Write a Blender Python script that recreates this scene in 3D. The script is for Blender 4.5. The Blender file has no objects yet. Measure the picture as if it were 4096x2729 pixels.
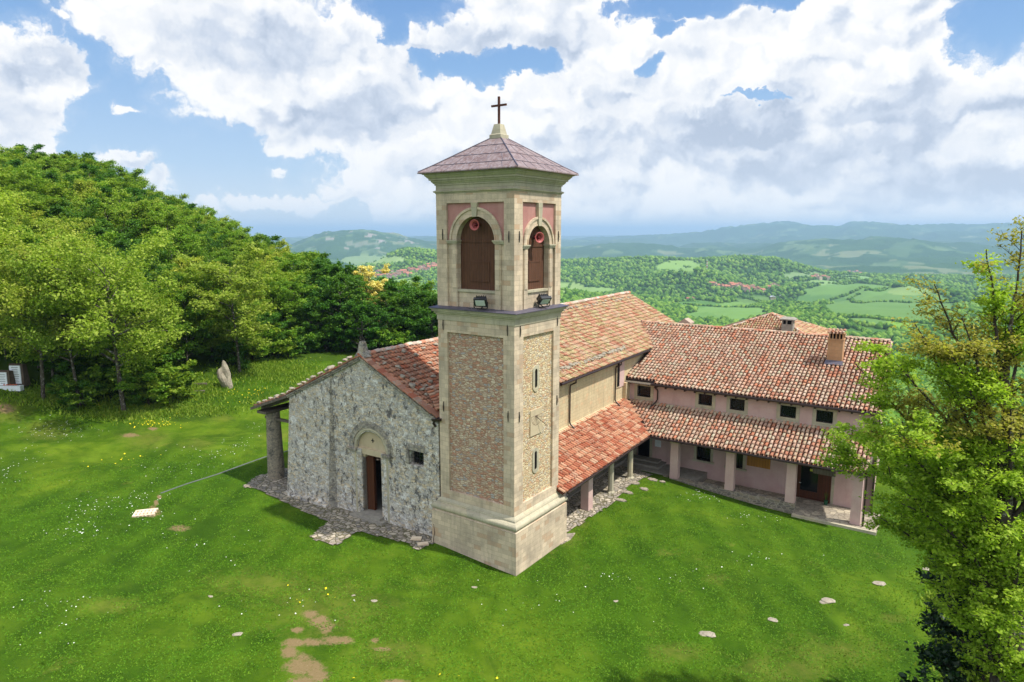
import bpy, math, random
import numpy as np
random.seed(7); rng=np.random.default_rng(11)
R=math.radians
scene=bpy.context.scene
COL=scene.collection
# ------------------------------------------------------------------ camera, sky, sun, exposure
F,YAW,PITCH=2731.0,R(35),R(9.02)
CAM=np.array([19.19,-27.6,17.6])
cam=bpy.data.cameras.new('camera'); camo=bpy.data.objects.new('camera',cam); COL.objects.link(camo)
cam.sensor_width=36; cam.lens=36*F/4096; cam.clip_start=.1; cam.clip_end=90000
camo.location=CAM; camo.rotation_euler=(math.pi/2-PITCH,0,YAW); scene.camera=camo
SUN_AZ,SUN_EL=R(14),R(60)      # azimuth measured from +X towards +Y
HAZE_D=9.5e-5
scene.view_settings.view_transform='Standard'; scene.view_settings.look='None'
scene.view_settings.gamma=1; scene.view_settings.exposure=0.75; scene.view_settings.use_curve_mapping=False
scene.render.engine='CYCLES'
cy=scene.cycles
cy.use_denoising=True
try: cy.denoiser='OPENIMAGEDENOISE'; cy.denoising_input_passes='RGB_ALBEDO_NORMAL'; cy.denoising_prefilter='ACCURATE'
except Exception: pass
cy.max_bounces=5; cy.diffuse_bounces=3; cy.glossy_bounces=2; cy.transmission_bounces=3; cy.transparent_max_bounces=6; cy.volume_bounces=0
cy.caustics_reflective=False; cy.caustics_refractive=False; cy.sample_clamp_indirect=4
# camera maths (only used at build time, to find where on the ground a measured spot of the photo lies)
def _basis():
    c,s,cp,sp=math.cos(YAW),math.sin(YAW),math.cos(PITCH),math.sin(PITCH)
    f=np.array([-s*cp,c*cp,-sp]); r=np.array([c,s,0.]); return r,np.cross(r,f),f
RR,UU,FF=_basis()
K=4096/2353.0
def vray(x,y):      # ray through a spot of the 2353 x 1568 view
    u=(np.asarray(x,float)*K-2048)/F; v=(np.asarray(y,float)*K-1364.5)/F
    return FF+np.multiply.outer(u,RR)-np.multiply.outer(v,UU)
def vproj(P):
    d=np.asarray(P,float)-CAM; w=d@FF; w=np.where(w<.1,.1,w)
    return (2048+F*(d@RR)/w)/K,(1364.5-F*(d@UU)/w)/K,d@FF
def S(r,g,b,k=1.0):
    f=lambda c:min(.9,(c/255/12.92 if c/255<=.04045 else ((c/255+.055)/1.055)**2.4)*k*1.22)
    return (f(r),f(g),f(b),1)
# ------------------------------------------------------------------ node helper
class NT:
    def __init__(s,tree): s.t=tree; s.n=tree.nodes; s.l=tree.links
    def set(s,sock,v):
        if isinstance(v,bpy.types.NodeSocket): s.l.new(v,sock)
        elif v is not None:
            try: sock.default_value=v
            except Exception:
                try: sock.default_value=tuple(v)[:3]
                except Exception: sock.default_value=(v,v,v)
    def new(s,t,**kw):
        n=s.n.new(t)
        for k,v in kw.items(): setattr(n,k,v)
        return n
    def math(s,op,a,b=None,c=None,clamp=False):
        n=s.new('ShaderNodeMath',operation=op,use_clamp=clamp)
        for i,v in enumerate((a,b,c)):
            if v is not None: s.set(n.inputs[i],v)
        return n.outputs[0]
    def vec(s,op,a,b=None,scale=None):
        n=s.new('ShaderNodeVectorMath',operation=op)
        s.set(n.inputs[0],a)
        if b is not None: s.set(n.inputs[1],b)
        if scale is not None: s.set(n.inputs['Scale'],scale)
        return n.outputs['Value'] if op in('LENGTH','DOT_PRODUCT','DISTANCE') else n.outputs[0]
    def noise(s,v,scale,detail=4,rough=.55,dist=0,col=False,lac=2.0):
        n=s.new('ShaderNodeTexNoise'); s.set(n.inputs['Vector'],v)
        n.inputs['Scale'].default_value=scale; n.inputs['Detail'].default_value=detail
        n.inputs['Roughness'].default_value=rough; n.inputs['Distortion'].default_value=dist
        n.inputs['Lacunarity'].default_value=lac
        return n.outputs['Color' if col else 'Fac']
    def vor(s,v,scale,feature='F1',rand=1.0,out='Color'):
        n=s.new('ShaderNodeTexVoronoi',feature=feature); s.set(n.inputs['Vector'],v)
        n.inputs['Scale'].default_value=scale; n.inputs['Randomness'].default_value=rand
        return n.outputs[out]
    def mr(s,v,a,b,c=0.0,d=1.0,smooth=False):
        n=s.new('ShaderNodeMapRange'); n.clamp=True
        if smooth: n.interpolation_type='SMOOTHSTEP'
        for k,x in zip(('Value','From Min','From Max','To Min','To Max'),(v,a,b,c,d)): s.set(n.inputs[k],x)
        return n.outputs[0]
    def mix(s,f,a,b,mode='MIX'):
        n=s.new('ShaderNodeMix',data_type='RGBA',blend_type=mode,clamp_factor=True)
        s.set(n.inputs[0],f); s.set(n.inputs[6],a); s.set(n.inputs[7],b); return n.outputs[2]
    def ramp(s,f,stops,interp='LINEAR'):
        n=s.new('ShaderNodeValToRGB'); cr=n.color_ramp; cr.interpolation=interp
        while len(cr.elements)<len(stops): cr.elements.new(.5)
        for e,(p,c) in zip(cr.elements,stops): e.position=p; e.color=c
        s.set(n.inputs[0],f); return n.outputs[0]
    def sep(s,v):
        n=s.new('ShaderNodeSeparateXYZ'); s.set(n.inputs[0],v); return n.outputs
    def comb(s,x,y,z):
        n=s.new('ShaderNodeCombineXYZ')
        for i,v in enumerate((x,y,z)): s.set(n.inputs[i],v)
        return n.outputs[0]
    def bump(s,h,strength=.5,dist=.02,normal=None):
        n=s.new('ShaderNodeBump'); s.set(n.inputs['Height'],h); n.inputs['Strength'].default_value=strength; n.inputs['Distance'].default_value=dist
        if normal is not None: s.set(n.inputs['Normal'],normal)
        return n.outputs[0]
    def attr(s,name,typ='GEOMETRY'):
        n=s.new('ShaderNodeAttribute',attribute_name=name,attribute_type=typ); return n.outputs
MATS={}
def material(name,fn,rough=.85,spec=.25,metal=0.0,translucent=0):
    m=bpy.data.materials.new(name); m.use_nodes=True; nt=NT(m.node_tree)
    b=m.node_tree.nodes['Principled BSDF']; b.inputs['Roughness'].default_value=rough
    b.inputs['Specular IOR Level'].default_value=spec; b.inputs['Metallic'].default_value=metal
    tc=nt.new('ShaderNodeTexCoord').outputs['Object']
    r=fn(nt,tc)
    if not isinstance(r,tuple) or len(r)==4: r=(r,None)
    nt.set(b.inputs['Base Color'],r[0])
    if r[1] is not None: nt.l.new(r[1],b.inputs['Normal'])
    if len(r)>2: nt.set(b.inputs['Roughness'],r[2])
    if translucent:
        tr=nt.new('ShaderNodeBsdfTranslucent'); nt.set(tr.inputs[0],nt.mix(1.0,r[0],(1.25,1.35,.7,1),'MULTIPLY'))
        mx=nt.new('ShaderNodeMixShader'); mx.inputs[0].default_value=translucent
        nt.l.new(b.outputs[0],mx.inputs[1]); nt.l.new(tr.outputs[0],mx.inputs[2])
        nt.l.new(mx.outputs[0],m.node_tree.nodes['Material Output'].inputs['Surface'])
    MATS[name]=m; return m
# ------------------------------------------------------------------ sky
world=bpy.data.worlds.new('World'); scene.world=world; world.use_nodes=True
def build_sky():
    nt=NT(world.node_tree); bg=world.node_tree.nodes['Background']
    sky=nt.new('ShaderNodeTexSky',sky_type='NISHITA'); sky.sun_disc=False
    sky.sun_elevation=SUN_EL; sky.sun_rotation=math.pi/2-SUN_AZ; sky.altitude=700; sky.air_density=1.0; sky.dust_density=1.2; sky.ozone_density=1.5
    d=nt.vec('NORMALIZE',nt.new('ShaderNodeTexCoord').outputs['Generated'])
    x,y,z=nt.sep(d)
    el=nt.math('ARCSINE',z)
    # azimuth relative to the heading of the valley view
    c,s=math.cos(YAW),math.sin(YAW)
    rx=nt.vec('DOT_PRODUCT',d,(c,s,0)); ry=nt.vec('DOT_PRODUCT',d,(-s,c,0))
    az=nt.math('ARCTAN2',rx,ry)
    p=nt.comb(az,el,0.0)
    def uv(X,Y):
        v=vray(X,Y); v=v/np.linalg.norm(v); return math.atan2(v@np.array([c,s,0]),v@np.array([-s,c,0])),math.asin(v[2])
    def blobs(P,L,soft=1.0):
        out=None
        for X,Y,rx_,ry_ in L:
            a,e=uv(X,Y); sx=1569/rx_; sy=1569/ry_
            q=nt.vec('MULTIPLY',nt.vec('SUBTRACT',P,(a,e,0)),(sx,sy,0))
            v=nt.math('SUBTRACT',1.0,nt.vec('LENGTH',q))
            out=v if out is None else nt.math('MAXIMUM',out,v) if not soft else nt.math('SMOOTH_MAX',out,v,.25)
        return out
    wq=nt.noise(p,16,9,.62,col=True); p=nt.vec('ADD',p,nt.vec('SCALE',nt.vec('SUBTRACT',wq,(.5,.5,.5)),scale=.085))
    pos=[(90,165,95,62),(15,230,75,120),(110,250,60,45),(20,330,60,60),
     (330,20,150,95),(490,60,230,120),(640,120,240,150),(520,170,110,70),(760,210,240,135),(700,295,100,62),(880,110,110,75),(960,190,130,110),
     (1300,60,370,90),(1120,75,200,75),(1500,320,760,250),(2020,150,440,240),(2250,330,320,190),(1010,330,210,150),(1700,120,250,120),(1960,430,450,110)]
    small=[(290,368,50,15),(368,418,34,22),(630,390,26,16),(590,462,70,14),(705,465,55,14),(800,440,62,20),(900,452,80,28),(480,478,40,16),(158,45,22,12),(290,240,24,8),(940,480,120,22),(1450,420,120,40)]
    neg=[(905,0,125,48),(905,60,42,44),(1010,135,70,22),(1110,152,95,24),(1225,152,60,20),(1570,8,130,22),(1540,62,28,20),(1490,142,40,18),(1735,222,58,8),(2310,40,65,66),(1790,-10,80,20)]
    shade=[(560,108,230,62),(840,270,190,70),(1200,115,240,50),(1230,410,160,40),(1850,375,330,58),(1700,290,330,100),(2020,300,280,100),(1000,390,130,45),(1450,330,200,80),(60,270,70,50),(330,382,60,14),(640,60,150,40),(2200,420,200,60)]
    nz=nt.vec('MULTIPLY',p,(1,1.35,1))
    warp=nt.noise(nz,9,3,.5,col=True)
    nw=nt.vec('ADD',nz,nt.vec('SCALE',nt.vec('SUBTRACT',warp,(.5,.5,.5)),scale=.05))
    n1=nt.noise(nw,7,10,.56); off=nt.vec('ADD',nw,(-.012,.020,0)); n2=nt.noise(off,7,10,.56); s1=nt.noise(nw,7,3,.5); s2=nt.noise(off,7,3,.5)
    b1=nt.vor(nw,46,'SMOOTH_F1',out='Distance')
    bump1=nt.math('ADD',n1,nt.math('MULTIPLY',nt.math('SUBTRACT',.45,b1),.10))
    f=blobs(p,pos); f=nt.math('MAXIMUM',f,nt.math('MULTIPLY',blobs(p,small,0),.42)); g=blobs(p,neg)
    f=nt.math('MINIMUM',nt.math('MINIMUM',f,.55),nt.math('MULTIPLY',g,-.6))
    hf=nt.noise(nw,38,8,.65)
    dens=nt.math('ADD',f,nt.math('ADD',nt.math('MULTIPLY',nt.math('SUBTRACT',bump1,.49),1.5),nt.math('MULTIPLY',nt.math('SUBTRACT',hf,.5),.55)))
    mask=nt.mr(dens,-.03,.20,smooth=True)
    thin=nt.mr(dens,-.25,.3,0,.22,smooth=True)
    mask=nt.math('MAXIMUM',mask,thin)
    sh=blobs(p,shade); sh=nt.mr(nt.math('ADD',sh,nt.math('MULTIPLY',nt.math('SUBTRACT',s1,.5),1.1)),-.2,.75,smooth=True)
    rel=nt.math('ADD',nt.math('MULTIPLY',nt.math('SUBTRACT',n2,n1),.55),nt.math('MULTIPLY',nt.math('SUBTRACT',s2,s1),.5))               # brighter where the billow faces the sun
    lum=nt.math('ADD',1.0,nt.math('MULTIPLY',rel,-1.6))
    o2=nt.vec('ADD',nw,(-.008,.014,0))
    for sc_,k_ in ((13,.55),(30,.30)):
        va=nt.vor(nw,sc_,'SMOOTH_F1',out='Distance'); vb_=nt.vor(o2,sc_,'SMOOTH_F1',out='Distance'); lum=nt.math('ADD',lum,nt.math('MULTIPLY',nt.math('SUBTRACT',vb_,va),nt.math('MULTIPLY',nt.mr(sh,0,1,1,.35),k_)))
    edge=nt.mr(dens,.05,.6,.07,-.04)
    lum=nt.math('ADD',lum,edge)
    lum=nt.math('SUBTRACT',lum,nt.math('MULTIPLY',sh,.22))
    lum=nt.math('MINIMUM',nt.math('MAXIMUM',lum,.66),1.08)
    cl=nt.ramp(nt.mr(lum,.66,1.06),[(0,(.52,.60,.74,1)),(.3,(.68,.75,.87,1)),(.6,(.90,.93,.98,1)),(1,(1.08,1.07,1.06,1))])
    # haze band low over the horizon
    hz=nt.mr(el,-.02,.16,1,0,smooth=True)
    cl=nt.mix(nt.math('MULTIPLY',hz,.4),cl,(.95,.99,1.04,1))
    mask=nt.math('MULTIPLY',mask,nt.mr(el,.0,.03,.35,1.0,smooth=True))
    blue=nt.mix(1.0,sky.outputs[0],(.098,.112,.132,1),'MULTIPLY')
    blue=nt.mix(nt.mr(el,.0,.36),S(196,216,244),S(84,143,222))if False else blue
    tgt=nt.ramp(nt.mr(el,-.02,.42),[(0,(1.0,1.02,1.05,1)),(.25,(.56,.74,.95,1)),(.55,(.30,.53,.87,1)),(1,(.11,.29,.71,1))])
    blue=nt.mix(.75,blue,tgt)
    k=1.0/(2**scene.view_settings.exposure)*1.0/.1
    col=nt.mix(mask,blue,cl)
    col=nt.mix(1.0,col,(k,k,k,1),'MULTIPLY')
    # bright cloud deck added out of view, overhead and behind, as fill light
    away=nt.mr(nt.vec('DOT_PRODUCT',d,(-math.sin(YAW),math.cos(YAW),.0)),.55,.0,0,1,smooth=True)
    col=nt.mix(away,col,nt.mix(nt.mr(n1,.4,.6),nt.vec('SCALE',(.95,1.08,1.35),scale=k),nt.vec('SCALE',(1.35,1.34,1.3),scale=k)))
    # below the horizon: the far land's bounce
    col=nt.mix(nt.mr(el,-.06,-.01),(.8,1.0,.8,1),col)
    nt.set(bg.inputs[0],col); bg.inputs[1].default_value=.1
build_sky()
try: world.cycles.sampling_method='MANUAL'; world.cycles.sample_map_resolution=512
except Exception: pass
sl=bpy.data.lights.new('sun','SUN'); sl.energy=3.4; sl.angle=R(1.2); sl.color=(1,.95,.86)
so=bpy.data.objects.new('sun',sl); COL.objects.link(so)
sd=np.array([math.cos(SUN_EL)*math.cos(SUN_AZ),math.cos(SUN_EL)*math.sin(SUN_AZ),math.sin(SUN_EL)])
from mathutils import Vector,Matrix
so.rotation_euler=Vector(sd).to_track_quat('Z','Y').to_euler(); so.location=(40,0,60)
# ------------------------------------------------------------------ mesh helpers
class MB:
    def __init__(s): s.v=[]; s.f=[]
    def add(s,V,Fs):
        o=len(s.v); s.v+= [tuple(map(float,p)) for p in V]; s.f+=[tuple(i+o for i in f) for f in Fs]; return s
    def box(s,x0,x1,y0,y1,z0,z1):
        return s.add([(x0,y0,z0),(x1,y0,z0),(x1,y1,z0),(x0,y1,z0),(x0,y0,z1),(x1,y0,z1),(x1,y1,z1),(x0,y1,z1)],
            [(0,3,2,1),(4,5,6,7),(0,1,5,4),(1,2,6,5),(2,3,7,6),(3,0,4,7)])
    def hexa(s,P): return s.add(P,[(0,3,2,1),(4,5,6,7),(0,1,5,4),(1,2,6,5),(2,3,7,6),(3,0,4,7)])
    def prism(s,poly,a,b,ax='y'):   # polygon extruded between a and b along an axis; poly in the other two axes
        n=len(poly)
        def P(p,t): return (p[0],t,p[1]) if ax=='y' else ((t,p[0],p[1]) if ax=='x' else (p[0],p[1],t))
        return s.add([P(p,a) for p in poly]+[P(p,b) for p in poly],[tuple(range(n)),tuple(range(2*n-1,n-1,-1))]+[(i,(i+1)%n,n+(i+1)%n,n+i) for i in range(n)])
    def ring(s,x0,x1,y0,y1,prof):   # moulding that runs round a rectangle; prof = (outset,z)
        V=[];n=len(prof)
        for p,z in prof: V+=[(x0-p,y0-p,z),(x1+p,y0-p,z),(x1+p,y1+p,z),(x0-p,y1+p,z)]
        Fs=[(4*i+k,4*i+(k+1)%4,4*i+4+(k+1)%4,4*i+4+k) for i in range(n-1) for k in range(4)]
        return s.add(V,Fs+[(3,2,1,0),(4*n-4,4*n-3,4*n-2,4*n-1)])
    def tube(s,pts,r,n=8,cap=True):
        pts=[np.array(p,float) for p in pts]; m=len(pts); rs=r if hasattr(r,'__len__') else [r]*m
        V=[]; up=None
        for i,p in enumerate(pts):
            t=pts[min(i+1,m-1)]-pts[max(i-1,0)]; t=t/(np.linalg.norm(t)+1e-9)
            if up is None: up=np.array([1,0,0.]) if abs(t[0])<.8 else np.array([0,1.,0])
            a=np.cross(t,up); a/=np.linalg.norm(a)+1e-9; b=np.cross(a,t); b/=np.linalg.norm(b)+1e-9; up=b
            for k in range(n):
                th=2*math.pi*k/n; V.append(p+rs[i]*(math.cos(th)*a+math.sin(th)*b))
        Fs=[(i*n+k,i*n+(k+1)%n,(i+1)*n+(k+1)%n,(i+1)*n+k) for i in range(m-1) for k in range(n)]
        if cap: Fs+=[tuple(range(n-1,-1,-1)),tuple((m-1)*n+k for k in range(n))]
        return s.add(V,Fs)
    def lathe(s,cx,cy,prof,n=20):
        V=[(cx+r*math.cos(2*math.pi*k/n),cy+r*math.sin(2*math.pi*k/n),z) for r,z in prof for k in range(n)]
        m=len(prof)
        return s.add(V,[(i*n+k,i*n+(k+1)%n,(i+1)*n+(k+1)%n,(i+1)*n+k) for i in range(m-1) for k in range(n)]+[tuple(range(n-1,-1,-1)),tuple((m-1)*n+k for k in range(n))])
    def arc(s,u0,z0,r0,r1,w0,w1,mp,n=24,a0=0,a1=math.pi):   # solid ring segment; mp maps (u,w,z)
        V=[]
        for i in range(n+1):
            t=a0+(a1-a0)*i/n; c,q=math.cos(t),math.sin(t)
            V+=[mp(u0+r0*c,w0,z0+r0*q),mp(u0+r1*c,w0,z0+r1*q),mp(u0+r1*c,w1,z0+r1*q),mp(u0+r0*c,w1,z0+r0*q)]
        Fs=[(4*i+k,4*i+(k+1)%4,4*i+4+(k+1)%4,4*i+4+k) for i in range(n) for k in range(4)]
        return s.add(V,Fs+[(0,3,2,1),(4*n,4*n+1,4*n+2,4*n+3)])
    def obj(s,name,mat,parent=None,smooth=False):
        me=bpy.data.meshes.new(name); me.from_pydata(s.v,[],s.f); me.update()
        if smooth: me.polygons.foreach_set('use_smooth',[True]*len(me.polygons))
        import bmesh
        if len(s.f)<60000:
            b=bmesh.new(); b.from_mesh(me); bmesh.ops.recalc_face_normals(b,faces=b.faces); b.to_mesh(me); b.free()
        return link(name,me,mat,parent)
def link(name,me,mat,parent=None):
    me.materials.clear(); me.materials.append(mat)
    o=bpy.data.objects.new(name,me); COL.objects.link(o)
    if parent is not None: o.parent=parent
    return o
def npmesh(name,V,Q,smooth=False):
    me=bpy.data.meshes.new(name); V=np.ascontiguousarray(V,dtype=np.float32); Q=np.ascontiguousarray(Q,dtype=np.int32); k=Q.shape[1]
    me.vertices.add(len(V)); me.vertices.foreach_set('co',V.ravel())
    me.loops.add(Q.size); me.loops.foreach_set('vertex_index',Q.ravel())
    me.polygons.add(len(Q)); me.polygons.foreach_set('loop_start',np.arange(0,Q.size,k,dtype=np.int32))
    if smooth: me.polygons.foreach_set('use_smooth',np.ones(len(Q),bool))
    me.update(calc_edges=True); return me
def tag(o,label,cat,group=None,kind=None):
    o['label']=label; o['category']=cat
    if group: o['group']=group
    if kind: o['kind']=kind
    return o
def thing(name,label,cat,loc=(0,0,0),rz=0,group=None):
    o=bpy.data.objects.new(name,None); COL.objects.link(o); o.location=loc; o.rotation_euler=(0,0,rz); o.empty_display_size=.3
    return tag(o,label,cat,group)
def dup(root,loc,rz=0,sc=1.0,label=None,group=None):
    r=root.copy(); COL.objects.link(r); r.location=loc; r.rotation_euler=(0,0,rz)
    r.scale=sc if hasattr(sc,'__len__') else (sc,sc,sc)
    if label: r['label']=label
    if group: r['group']=group
    for ch in root.children:
        c=ch.copy(); COL.objects.link(c); c.parent=r
        for g in ch.children:
            d=g.copy(); COL.objects.link(d); d.parent=c
    return r
TH_N,TH_W=R(2.6),R(1.0)
def toworld(P,th):
    c,s=math.cos(th),math.sin(th); P=np.asarray(P,float)
    return np.stack([c*P[...,0]-s*P[...,1],s*P[...,0]+c*P[...,1],P[...,2]],-1)
# ------------------------------------------------------------------ value noise
def vnoise(x,y,seed=0):
    xi=np.floor(x).astype(np.int64); yi=np.floor(y).astype(np.int64); fx=x-xi; fy=y-yi
    def h(a,b):
        n=(a*374761393+b*668265263+seed*1442695041)&0x7fffffff; n=((n^(n>>13))*1274126177)&0x7fffffff
        return ((n^(n>>16))&0xffff)/65535.0
    u=fx*fx*(3-2*fx); v=fy*fy*(3-2*fy)
    return (h(xi,yi)*(1-u)+h(xi+1,yi)*u)*(1-v)+(h(xi,yi+1)*(1-u)+h(xi+1,yi+1)*u)*v
def fbm(x,y,seed=0,o=5,g=.5):
    a=1;s=0;t=0
    for i in range(o): s=s+a*(vnoise(x,y,seed+i)-.5); t+=a; a*=g; x=x*2.03+17.1; y=y*2.03-9.2
    return s/t*2
# ------------------------------------------------------------------ terrain
CP=[(0.4,-.6,0),(-5.5,-.6,.3),(.6,5,0),(-18,.2,.45),(-12,-1,.38),(-9,-1.2,.28),(-18,20,1.0),(-.3,9,.02),(-.4,12.5,.08),(-.5,16,.12),(1.6,18,.0),(5.7,17.5,-.42),(10,17.2,-.7),(3,20.5,-.9),(8,20.5,-1.1),(-1.5,20,-.4),(14,17,-.72),(15,30,-1.3),
 (0,-10,.1),(-10,-12,.6),(8,-12,-.1),(20,0,-.9),(20,-30,-.8),(0,-35,.3),(-24,-8,.9),(-24,4,.8),(-35,-25,1.6),(-46,2,1.5),(-50,14,1.9),(-58,24,2.3),(-68,1,2.6),(-40,40,2.0),(-20,45,1.5),(0,45,-1),(30,30,-2.2),(34,5,-1.6),(45,50,-4.5),(45,-20,-2),(20,60,-3)]
CP=np.array(CP,float)
def _tps():
    P=CP[:,:2]; n=len(P); D=np.linalg.norm(P[:,None]-P[None],axis=2); Kx=np.where(D>0,D*D*np.log(D+1e-9),0)+np.eye(n)*8
    Q=np.hstack([np.ones((n,1)),P]); A=np.zeros((n+3,n+3)); A[:n,:n]=Kx; A[:n,n:]=Q; A[n:,:n]=Q.T
    return np.linalg.solve(A,np.concatenate([CP[:,2],np.zeros(3)]))
TW=_tps()
def znear(x,y):
    x=np.asarray(x,float); y=np.asarray(y,float); out=TW[-3]+TW[-2]*x+TW[-1]*y
    for (a,b,_),w in zip(CP,TW[:-3]):
        d2=(x-a)**2+(y-b)**2; out=out+w*.5*d2*np.log(d2+1e-9)
    return out
XS=np.array([-2500,-900,-200,0,200,400,550,650,750,850,930,1005,1150,1290,1400,1500,1600,1700,1800,1900,2000,2120,2240,2353,2600,3500],float)
def _az(X):
    d=vray(X,535.0); return np.arctan2(d[...,0]*math.cos(YAW)+d[...,1]*math.sin(YAW),-d[...,0]*math.sin(YAW)+d[...,1]*math.cos(YAW))
AZ=_az(np.clip(XS,-1200,3500)); AZ[0]=-1.6; AZ[-1]=1.6
def yz(r,ys):       # crest heights from where the crest stands in the view
    X=np.clip(XS,-300,2700); d=vray(X,np.asarray(ys,float)); sl=d[:,2]/np.hypot(d[:,0],d[:,1]); return CAM[2]+sl*r
I=lambda xs,v:np.interp(XS,xs,v)
ROWS=[]
def row(r,z): ROWS.append((np.asarray(r,float)*np.ones(len(XS)),np.asarray(z,float)*np.ones(len(XS))))
row(I([0,400,650,1000,1300],[88,90,94,100,82]), I([-900,0,200,400,600,800,1000,1290,1700,2353],[9,8,6,4.5,3,2,.5,-3.5,-4.5,-5]))
row(I([0,400,650,1000,1300],[118,118,118,125,130]), I([-900,0,200,400,600,800,1000,1290,1700,2353],[16,15,14,10.0,5.0,1.5,-5,-20,-23,-23]))
row(I([0,400,650,1000,1300],[160,160,158,165,180]), I([-900,0,200,400,600,700,800,1000,1290,1700,2353],[22,22.0,23.0,15.0,5,-1,-10,-22,-36,-38,-38]))
row(300, I([-900,0,400,600,800,1000,1290,1700,2353],[20,10,-8,-22,-40,-52,-60,-62,-60]))
row(560, I([-900,0,600,800,1000,1290,1700,2353],[-60,-60,-80,-95,-100,-96,-95,-92]))
row(900, I([-900,600,800,1000,1290,1500,1700,2353],[-110,-130,-125,-112,-118,-125,-125,-118]))
row(1200,yz(1200,I([-900,600,750,850,900,950,1005,1150,1290,1400,1500,1600,1800,2000,2353],[730,730,718,706,690,677,672,672,676,700,722,735,728,722,730])))
row(1650,yz(1650,I([-900,750,1005,1290,1500,1600,1800,2000,2353],[690,690,690,700,690,700,695,700,708])))
row(2150,yz(2150,I([-900,750,850,930,1005,1150,1290,1400,1500,1600,1650,1700,1800,1900,2000,2120,2353],[665,660,650,640,630,640,655,652,648,622,640,655,668,658,654,664,690])))
row(2750,yz(2750,I([-900,600,750,850,930,1005,1150,1290,1400,1500,1600,1700,1790,1850,1920,2000,2120,2353],[640,630,632,612,574,582,592,606,600,591,600,595,599,620,638,640,646,650])))
row(4300,yz(4300,I([-900,600,700,800,930,1005,1290,1500,1700,1900,2120,2353],[622,622,628,634,620,606,622,622,622,632,628,626])))
row(5600,yz(5600,I([-900,600,680,760,850,1005,1290,1400,1600,1800,2000,2353],[606,604,604,606,600,594,604,604,612,608,604,604])))
row(7200,yz(7200,I([-900,600,660,700,735,770,800,850,900,930,960,1005,1290,1380,1440,1520,1650,1740,1860,2000,2120,2353],[600,590,581,561,543,526,531,529,541,546,553,560,581,575,568,576,588,582,561,557,561,572])))
row(9800,yz(9800,I([-900,600,680,800,950,1005,1290,1450,1600,1800,2353],[575,572,572,572,566,566,574,572,566,566,566])))
row(13500,yz(13500,I([-900,0,640,700,950,982,1005,1290,1450,1560,1650,1720,1790,1860,1930,2050,2150,2250,2353],[546,548,552,556,550,542,548,556,548,545,533,519,512,517,517,518,523,521,518])))
row(17500,yz(17500,556*np.ones(len(XS))))
row(22000,yz(22000,I([-900,600,650,760,1290,1340,1500,1700,2353],[545,544,548,545,546,544,545,545,545])))
row(32000,yz(32000,548*np.ones(len(XS))))
RT=np.array([r for r,_ in ROWS]); ZT=np.array([z for _,z in ROWS])
# smooth columns on a fine azimuth grid
AZF=np.linspace(-1.6,1.6,641)
def _fine(T):
    out=np.array([np.interp(AZF,AZ,t) for t in T]); k=np.hanning(7); k/=k.sum()
    return np.array([np.convolve(np.pad(o,3,'edge'),k,'valid') for o in out])
RF,ZF=_fine(RT),_fine(ZT); LF=np.log(RF)
def zfar(az,r):
    az=np.asarray(az,float); lr=np.log(np.maximum(r,1.0)); t=np.clip((az+1.6)/3.2*640,0,639.999); i=t.astype(int); f=t-i
    def g(T,k): return T[k,i]*(1-f)+T[k,i+1]*f
    n=len(RF); out=np.full(az.shape,0.0); out[:]=g(ZF,0)
    for k in range(n-1):
        a,b=g(LF,k),g(LF,k+1); u=np.clip((lr-a)/(b-a),0,1); u2=u*u*(3-2*u)
        za,zb=g(ZF,k),g(ZF,k+1); out=np.where(lr>=a,za+(zb-za)*u2,out)
    return out
def polar(x,y):
    dx,dy=np.asarray(x,float)-CAM[0],np.asarray(y,float)-CAM[1]
    return np.arctan2(dx*math.cos(YAW)+dy*math.sin(YAW),-dx*math.sin(YAW)+dy*math.cos(YAW)),np.hypot(dx,dy)
def Z(x,y):
    x=np.atleast_1d(np.asarray(x,float)); y=np.atleast_1d(np.asarray(y,float))
    az,r=polar(x,y); zf=zfar(np.clip(az,-1.6,1.6),r)
    # relief grows with distance
    amp=np.interp(r,[90,160,400,1000,2500,5000,8000,14000,32000],[.15,.6,3,7,13,30,42,45,20])
    L=np.interp(r,[90,400,1000,2500,8000,32000],[14,60,150,330,1100,2500])
    n=fbm(x/60,y/60,3,3)*np.interp(r,[90,300,1500,3000],[.2,2.2,3,0])
    n=n+(fbm(x/330,y/330,5,5)-.0)*np.interp(r,[250,900,3000,9000],[0,9,12,8])
    n=n+fbm(x/1500,y/1500,9,5)*np.interp(r,[1500,4500,8000,32000],[0,20,24,26])
    Lr=np.interp(r,[1300,3000,7000,14000],[1,1,2.4,3.6])
    n=n-np.abs(fbm(x/430,y/430,21,4))*np.interp(r,[1000,1800,4000],[0,62,0])+np.interp(r,[1000,1800,4000],[0,14,0])
    n=n-np.abs(fbm(x/1250,y/1250,27,5))*np.interp(r,[3200,6000,12000,32000],[0,230,300,120])+np.interp(r,[3200,6000,12000,32000],[0,50,66,30])
    zf=zf+n
    w=np.clip((r-62)/(86-62),0,1); w=w*w*(3-2*w)
    back=np.clip((np.abs(az)-1.45)/.15,0,1)
    zf=zf*(1-back)+(-2-.0*r)*back
    return np.where(w<=0,znear(x,y)+.05*fbm(x/5,y/5,2,3),(1-w)*np.clip(znear(x,y),-8,8)+w*zf)
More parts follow.
